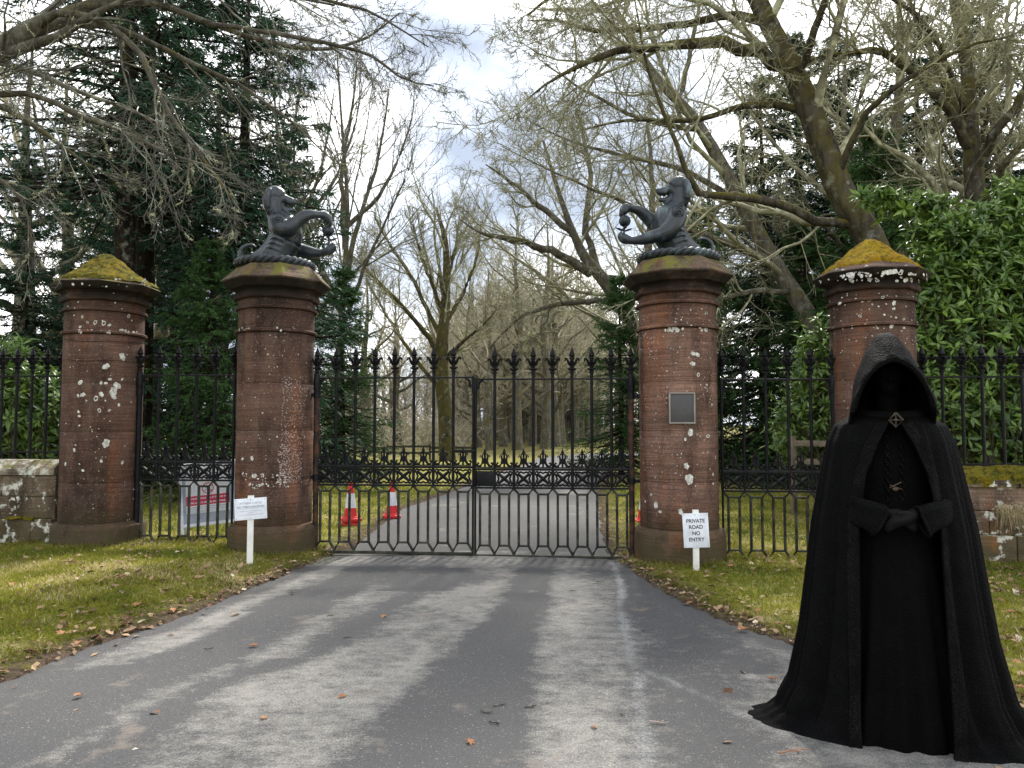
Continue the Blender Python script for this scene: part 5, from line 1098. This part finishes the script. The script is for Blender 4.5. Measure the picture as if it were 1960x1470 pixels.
# ---------------------------------------------------------------- rhododendrons
def leaf_template():
    xs = np.array([0, .45, 1.0]); w = np.array([.02, .15, .0]); z = np.array([0, .02, -.10]); V = []
    for x, ww, zz in zip(xs, w, z): V += [(x, -ww, zz+.035), (x, 0, zz), (x, ww, zz+.035)]
    Fq = []
    for i in range(2): Fq += [(3*i, 3*i+3, 3*i+4, 3*i+1), (3*i+1, 3*i+4, 3*i+5, 3*i+2)]
    return np.array(V), np.array(Fq)
LV, LF = leaf_template()
def rhodo(label, base, blobs, n_whorl, seed, singles, front):
    rng = R(seed); root = empty('rhododendron_bush', base); tag(root, label, 'bush'); base = np.array(base)
    C = np.array([b_[:3] for b_ in blobs])-base; Rr = np.array([b_[3:6] for b_ in blobs]); pw = (Rr.prod(1))**.66; pw /= pw.sum()
    bi = rng.choice(len(blobs), n_whorl, p=pw); u = nrm(rng.normal(size=(n_whorl, 3))); u[:, 1] = np.where(rng.rand(n_whorl) < .75, -np.abs(u[:, 1]), u[:, 1])
    rad = rng.uniform(.5, 1.0, n_whorl)[:, None]**.6*(1+.2*rng.normal(size=(n_whorl, 1))); rad = np.clip(rad, .2, 1.45); p = C[bi]+u*Rr[bi]*rad
    ok = p[:, 2] > .05; p, u, bi = p[ok], u[ok], bi[ok]; n_whorl = len(p)
    ax = nrm(u*.8+np.array((0, -.15, .75))+rng.normal(0, .25, (n_whorl, 3))); m = 8
    e1 = nrm(np.cross(ax, rng.normal(size=(n_whorl, 3)))); e2 = np.cross(ax, e1)
    idx = np.repeat(np.arange(n_whorl), m); a = np.tile(np.arange(m)*2*PI/m, n_whorl)+rng.uniform(-.6, .6, n_whorl*m)
    tilt = rng.uniform(-.7, .9, n_whorl*m)[:, None]; d = nrm((e1[idx]*np.cos(a)[:, None]+e2[idx]*np.sin(a)[:, None])*np.cos(tilt)+ax[idx]*np.sin(tilt)); nrmv = nrm(ax[idx]-(ax[idx]*d).sum(1, keepdims=True)*d); sd = np.cross(nrmv, d)
    ln = rng.uniform(.10, .215, n_whorl*m)*rng.uniform(.75, 1.12, n_whorl)[idx]; o_ = p[idx]+d*.012+ax[idx]*rng.uniform(-.06, .02, n_whorl*m)[:, None]
    # inner stems
    st = np.stack((p*0+np.array((0, 0, -.05))+p*np.array((.75, .75, 0)), p*.55+np.array((0, 0, .0))+p*np.array((.3, .3, .1)), p), 1); sel = (rng.rand(n_whorl) < .35) & (Rr[bi][:, 2] > .5)
    tag(link('stems', tubes_mesh('stems', [(st[sel], np.broadcast_to(np.array([.018, .010, .005]), (sel.sum(), 3)), 4)]), M['bark'], root), kind='stuff')
    var = np.clip(.15+.6*rng.rand(n_whorl)[idx]+.25*rng.rand(n_whorl*m)-.15, 0, 1)
    dist = np.linalg.norm(o_+base-np.array((0, 0, EYE)), axis=1)-.0*o_[:, 2]+front*(1-np.clip(-(u[idx][:, 1]), 0, 1)); order = np.argsort(dist); single, rest = order[:singles], order[singles:]
    Mx = np.stack((d, sd, nrmv), 2)*ln[:, None, None]
    V = np.einsum('nij,kj->nki', Mx[rest], LV)+o_[rest][:, None]; k = len(LV)
    Fq = (LF[None]+np.arange(len(rest))[:, None, None]*k).reshape(-1, 4)
    o = link('leaves', mesh_np('leaves', V.reshape(-1, 3), Fq, True, {'var': np.repeat(var[rest], k)}), M['rhodo'], root); o['kind'] = 'stuff'
    vs = [mesh_np('leaf', LV, LF, True, {'var': np.full(k, v)}) for v in (.1, .3, .5, .7, .92)]
    for s in single:
        ob = link('leaf', vs[min(4, int(var[s]*5))], M['rhodo'], root); m4 = Matrix([list(Mx[s][r])+[o_[s][r]] for r in range(3)]+[[0, 0, 0, 1]]); ob.matrix_basis = m4
def B(px, py, Y_, rx, ry, rz): return tuple(P(px, py, Y_))+(rx, ry, rz)
rhodo('tall glossy rhododendron behind the railing at the right edge', tuple(P(1900, 850, 10.6)*np.array((1, 1, 0))), [B(1870, 650, 10.8, .9, .8, .9), B(1800, 560, 10.9, .6, .6, .6), B(1930, 540, 10.8, .8, .7, .8), B(1790, 760, 10.7, .7, .7, .8), B(1900, 800, 10.5, 1.0, .7, .8), B(1740, 400, 11, .5, .35, .16), B(1800, 455, 10.9, .55, .45, .35), B(1880, 440, 11.1, .5, .5, .4), B(1680, 380, 10.9, .32, .25, .11), B(1950, 400, 11.2, .5, .5, .45), B(1990, 700, 10.6, .8, .8, 1.2), B(1850, 500, 10.7, .5, .45, .45), B(2060, 560, 10.8, .7, .7, 1.2), B(1570, 700, 13.6, .55, .6, .75), B(1600, 800, 13.4, .8, .7, .9), B(1540, 820, 13.8, .6, .6, .7)], 6200, 3, 300, .8)
rhodo('low glossy rhododendron behind the railing at the left edge', tuple(P(40, 860, 10.8)*np.array((1, 1, 0))), [B(60, 790, 10.9, .7, .7, .75), B(-40, 770, 10.8, .7, .7, .9), B(110, 840, 11.0, .6, .6, .5), B(0, 720, 11.4, .7, .6, .5)], 1500, 6, 150, .8)
# ---------------------------------------------------------------- grass, litter
def grass(name, regions, seed, hscale, label):
    rng = R(seed); xs, ys = [], []
    for x0, x1, y0, y1, n in regions: xs.append(rng.uniform(x0, x1, n)); ys.append(rng.uniform(y0, y1, n))
    x, y = np.concatenate(xs), np.concatenate(ys); d = outside(x, y); clump = fbm(x*2.5, y*2.5, 3, 3)
    ok = (d > .03+.25*hsh(x, y, 3)**2) & (rng.rand(len(x)) < np.clip(clump*1.9-.15, .1, 1)); ok &= ~((np.abs(y-gline(x)) < .3) & ((x < -5.6) | (x > 4.6)))
    for px, Yp in ((196, 9.36), (527, 9.17), (1298, 8.80), (1673, 8.61)): ok &= np.hypot(x-(px-980)/F*Yp, y-Yp) > .53
    x, y, d = x[ok], y[ok], d[ok]; n = len(x); z = gz(x, y); h = hscale*rng.uniform(.5, 1.5, n)*np.clip(.5+d, .5, 1.2); a = rng.uniform(0, 2*PI, n); w = h*.13+.0018
    b0 = np.stack((x, y, z-.004), -1); s_ = np.stack((np.cos(a), np.sin(a), 0*a), -1)*w[:, None]; lean = rng.normal(0, .55, (n, 2))
    tip = b0+np.stack((lean[:, 0]*h, lean[:, 1]*h, h), -1); V = np.stack((b0-s_, b0+s_, tip), 1).reshape(-1, 3)
    var = np.clip((fbm(x*1.3, y*1.3, 4, 8)-.45)*2.2+.42+rng.uniform(-.25, .25, n)+.25*(d < .35)*rng.rand(n)+.5*(rng.rand(n) < .05), 0, 1)
    tag(link(name, mesh_np(name, V, np.arange(3*n).reshape(-1, 3), False, {'var': np.repeat(var, 3)}), M['grass']), label, 'grass', kind='stuff')
grass('grass', [(-8.5, -1.6, 3.4, 9.6, 230000), (1.0, 8.0, 2.6, 9.2, 190000)], 21, .028, 'short mossy grass on both verges in front of the gates')
grass('lawn_grass', [(-9, 0, 9.4, 19, 65000), (.9, 9, 8.9, 20, 80000)], 22, .04, 'lawn grass on both sides of the drive behind the gates')
def tufts(label, centres, seed):
    rng = R(seed); n = 38; C = np.array([(x, y, float(gz(x, y))) for x, y in centres]); N = len(C); idx = np.repeat(np.arange(N), n); K = 4
    b0 = C[idx]+np.stack((rng.normal(0, .05, N*n), rng.normal(0, .05, N*n), np.zeros(N*n)), -1); d = nrm(np.stack((rng.normal(0, .55, N*n), rng.normal(0, .55, N*n), np.ones(N*n)), -1)); p = b0; Pt = np.zeros((N*n, K, 3)); st = rng.uniform(.010, .034, N*n)[:, None]
    for j in range(K): Pt[:, j] = p; p = p+d*st; d = nrm(d+np.array((0, 0, -.22))+rng.normal(0, .12, d.shape))
    V, Q_ = tubes(Pt, np.broadcast_to(np.linspace(.0024, .0007, K), (N*n, K)), 3); var = np.repeat(np.clip(rng.rand(N)[idx]*.7+rng.rand(N*n)*.45, 0, 1), K*3)
    tag(link('grass', mesh_np('grass', V, Q_, True, {'var': var}), M['grass']), label, 'grass', kind='stuff')
_rt = random.Random(17); cs = []
for px, Yp in ((196, 9.36), (527, 9.17), (1298, 8.80), (1673, 8.61)):
    for a in np.linspace(-2.9, -.2, 13): cs.append(((px-980)/F*Yp+.57*math.cos(a)*_rt.uniform(1, 1.12), Yp+.57*math.sin(a)*_rt.uniform(1, 1.12)))
for _ in range(45): y = _rt.uniform(4.2, 9.0); cs.append((float(xl(y))-_rt.uniform(.12, .5), y))
for _ in range(35): y = _rt.uniform(4.6, 8.5); cs.append((float(xr(y))+_rt.uniform(.12, .5), y))
for _ in range(18): x = _rt.uniform(-8, -5.6); cs.append((x, gline(x)-.32))
for _ in range(18): x = _rt.uniform(4.7, 7); cs.append((x, gline(x)-.32))
for _ in range(14): cs.append((-2.2+_rt.uniform(-.3, .1), 9.0+_rt.uniform(-.5, .1)))
for _ in range(40): y = _rt.uniform(4.5, 9); cs.append((float(xl(y))-_rt.uniform(.5, 3.5), y))
tufts('longer grass tufts round the pillar bases and along the edge of the road', cs, 19)
def litter(name, regions, seed, label, smin, smax):
    rng = R(seed); xs, ys = [], []
    for x0, x1, y0, y1, n in regions: xs.append(rng.uniform(x0, x1, n)); ys.append(rng.uniform(y0, y1, n))
    x, y = np.concatenate(xs), np.concatenate(ys); d = outside(x, y); pr = np.where(d < 0, .012, np.where(d < .35, .9, .24+2.4*np.maximum(fbm(x*1.5, y*1.5, 4, 60)-.40, 0))); ok = rng.rand(len(x)) < pr
    for px, Yp in ((196, 9.36), (527, 9.17), (1298, 8.80), (1673, 8.61)): ok &= np.hypot(x-(px-980)/F*Yp, y-Yp) > .54
    x, y, d = x[ok], y[ok], d[ok]; n = len(x); z = np.maximum(gz(x, y), .005)+.008+.012*rng.rand(n)*(d > 0); s = rng.uniform(smin, smax, n)*rng.uniform(.6, 1, n); a = rng.uniform(0, 2*PI, n)
    e1 = np.stack((np.cos(a), np.sin(a), rng.normal(0, .25, n)), -1)*s[:, None]; e2 = np.stack((-np.sin(a), np.cos(a), rng.normal(0, .3, n)), -1)*(s*rng.uniform(.35, .8, n))[:, None]; c = np.stack((x, y, z), -1); up_ = np.array((0, 0, 1.))*(s*rng.uniform(.05, .35, n))[:, None]
    V = np.stack((c-e1, c-e1*.2+e2+up_, c+e1*.9+up_*.3, c-.1*e1-e2+up_), 1).reshape(-1, 3)
    tag(link(name, mesh_np(name, V, np.arange(4*n).reshape(-1, 4), False, {'var': np.repeat(rng.rand(n)**1.3, 4)}), M['litter']), label, 'leaf litter', kind='stuff')
litter('leaf_litter', [(-8, -1.7, 3.4, 9.4, 9000), (1.0, 7.5, 2.6, 9.0, 9000)], 31, 'small fallen leaves scattered over both verges', .010, .058)
litter('leaf_litter', [(-8, 9, 9.3, 20, 5000)], 32, 'pale fallen leaves scattered over the lawn behind the gates', .016, .04)
def leaf_shape(seed):
    rng = R(seed); n = 14; a = np.arange(n)*2*PI/n; r = np.where(np.arange(n) % 2 == 0, 1, .55)*rng.uniform(.75, 1.1, n); r[0] = 1.15
    V = [(0, 0, .02)]+[(r[i]*math.cos(a[i]), .8*r[i]*math.sin(a[i]), .22*abs(math.sin(a[i]))+.12*rng.rand()) for i in range(n)]+[(-1.5, .05, .05), (-1.5, -.03, .05)]
    b = MB(); b.add(V, [(0, 1+i, 1+(i+1) % n) for i in range(n)]+[(0, n+1, n+2)]); me = b.me('leaf_shape', False); at = me.attributes.new('var', 'FLOAT', 'POINT'); at.data.foreach_set('value', np.full(len(me.vertices), (.25, .55, .1, .8)[seed % 4], dtype=np.float32)); return me
LS = [leaf_shape(i) for i in range(4)]; rng = random.Random(6)
spots = [(485, 1243), (505, 1384), (1138, 1402), (900, 1431), (655, 1342), (735, 1186), (560, 1140), (150, 1340), (1478, 1308), (1320, 1160), (1258, 1086), (1180, 1096)]
verge = [(120, 1205), (150, 1243), (118, 1233), (330, 1180), (262, 1178), (20, 1150), (60, 1160), (10, 1060), (75, 1078), (1400, 1095), (1355, 1150), (1320, 1155), (1450, 1180), (1490, 1205), (1935, 1190), (1915, 1165), (1948, 1285), (1900, 1130), (1938, 1240), (1952, 1330), (1280, 1128), (1245, 1098), (235, 1130), (400, 1165), (1925, 1310), (1890, 1110), (1940, 1085), (1420, 1210)]
for i, (px, py) in enumerate(spots+verge):
    g = G(px, py); z = float(gz(g[0], g[1])); road_ = i < len(spots); s = rng.uniform(.028, .042) if road_ else rng.uniform(.035, .06)
    o = link('fallen_leaf', LS[rng.randrange(4)], M['leaf_b'], None, (g[0], g[1], .026 if road_ else max(z, .0)+.022), (rng.uniform(-.25, .25), rng.uniform(-.25, .25), rng.uniform(0, 6))); o.scale = (s, s, s)
    tag(o, 'brown fallen leaf lying on the open tarmac' if road_ else 'curled brown fallen leaf lying on the grass verge', 'fallen leaf', 'fallen leaves on the tarmac' if road_ else 'fallen leaves on the verges')
def stick(px, py, L_, rz, mat, seed, lab, grp):
    g = G(px, py); r_ = R(seed); n = 6; x = np.linspace(-L_/2, L_/2, n); b = MB(); b.tube(np.stack((x, r_.normal(0, L_*.05, n), .006+np.abs(r_.normal(0, .004, n))), -1), np.linspace(.0042, .002, n), 6)
    b.tube([(x[3], 0, .007), (x[3]+L_*.14, L_*.12, .012)], .003, 5); tag(b.obj('twig', mat, None, loc=(g[0], g[1], .022), rot=(0, 0, rz)), lab, 'twig', grp)
for i, (px, py, L_, rz) in enumerate(((956, 1360, .075, .3), (932, 1374, .08, -.3), (947, 1395, .07, -.5), (1016, 1363, .07, .25), (1191, 1380, .045, -1.2), (665, 1228, .06, .2), (633, 1186, .06, .6), (1098, 1137, .07, 0), (1150, 1120, .09, .1), (400, 1250, .06, .3))):
    stick(px, py, L_, rz, M['bark_p'], i, 'small broken twig lying on the open tarmac', 'twigs on the tarmac')
stick(1262, 1393, .10, -.05, M['chalk'], 20, 'bleached twig near the pale seam in the tarmac', None)
stick(1520, 1449, .16, .25, M['leaf_b'], 21, 'reddish twig poking out from the hem of the cloak', None)
stick(585, 1113, .13, .35, M['chalk'], 23, 'long pale twig on the left edge of the tarmac', None)
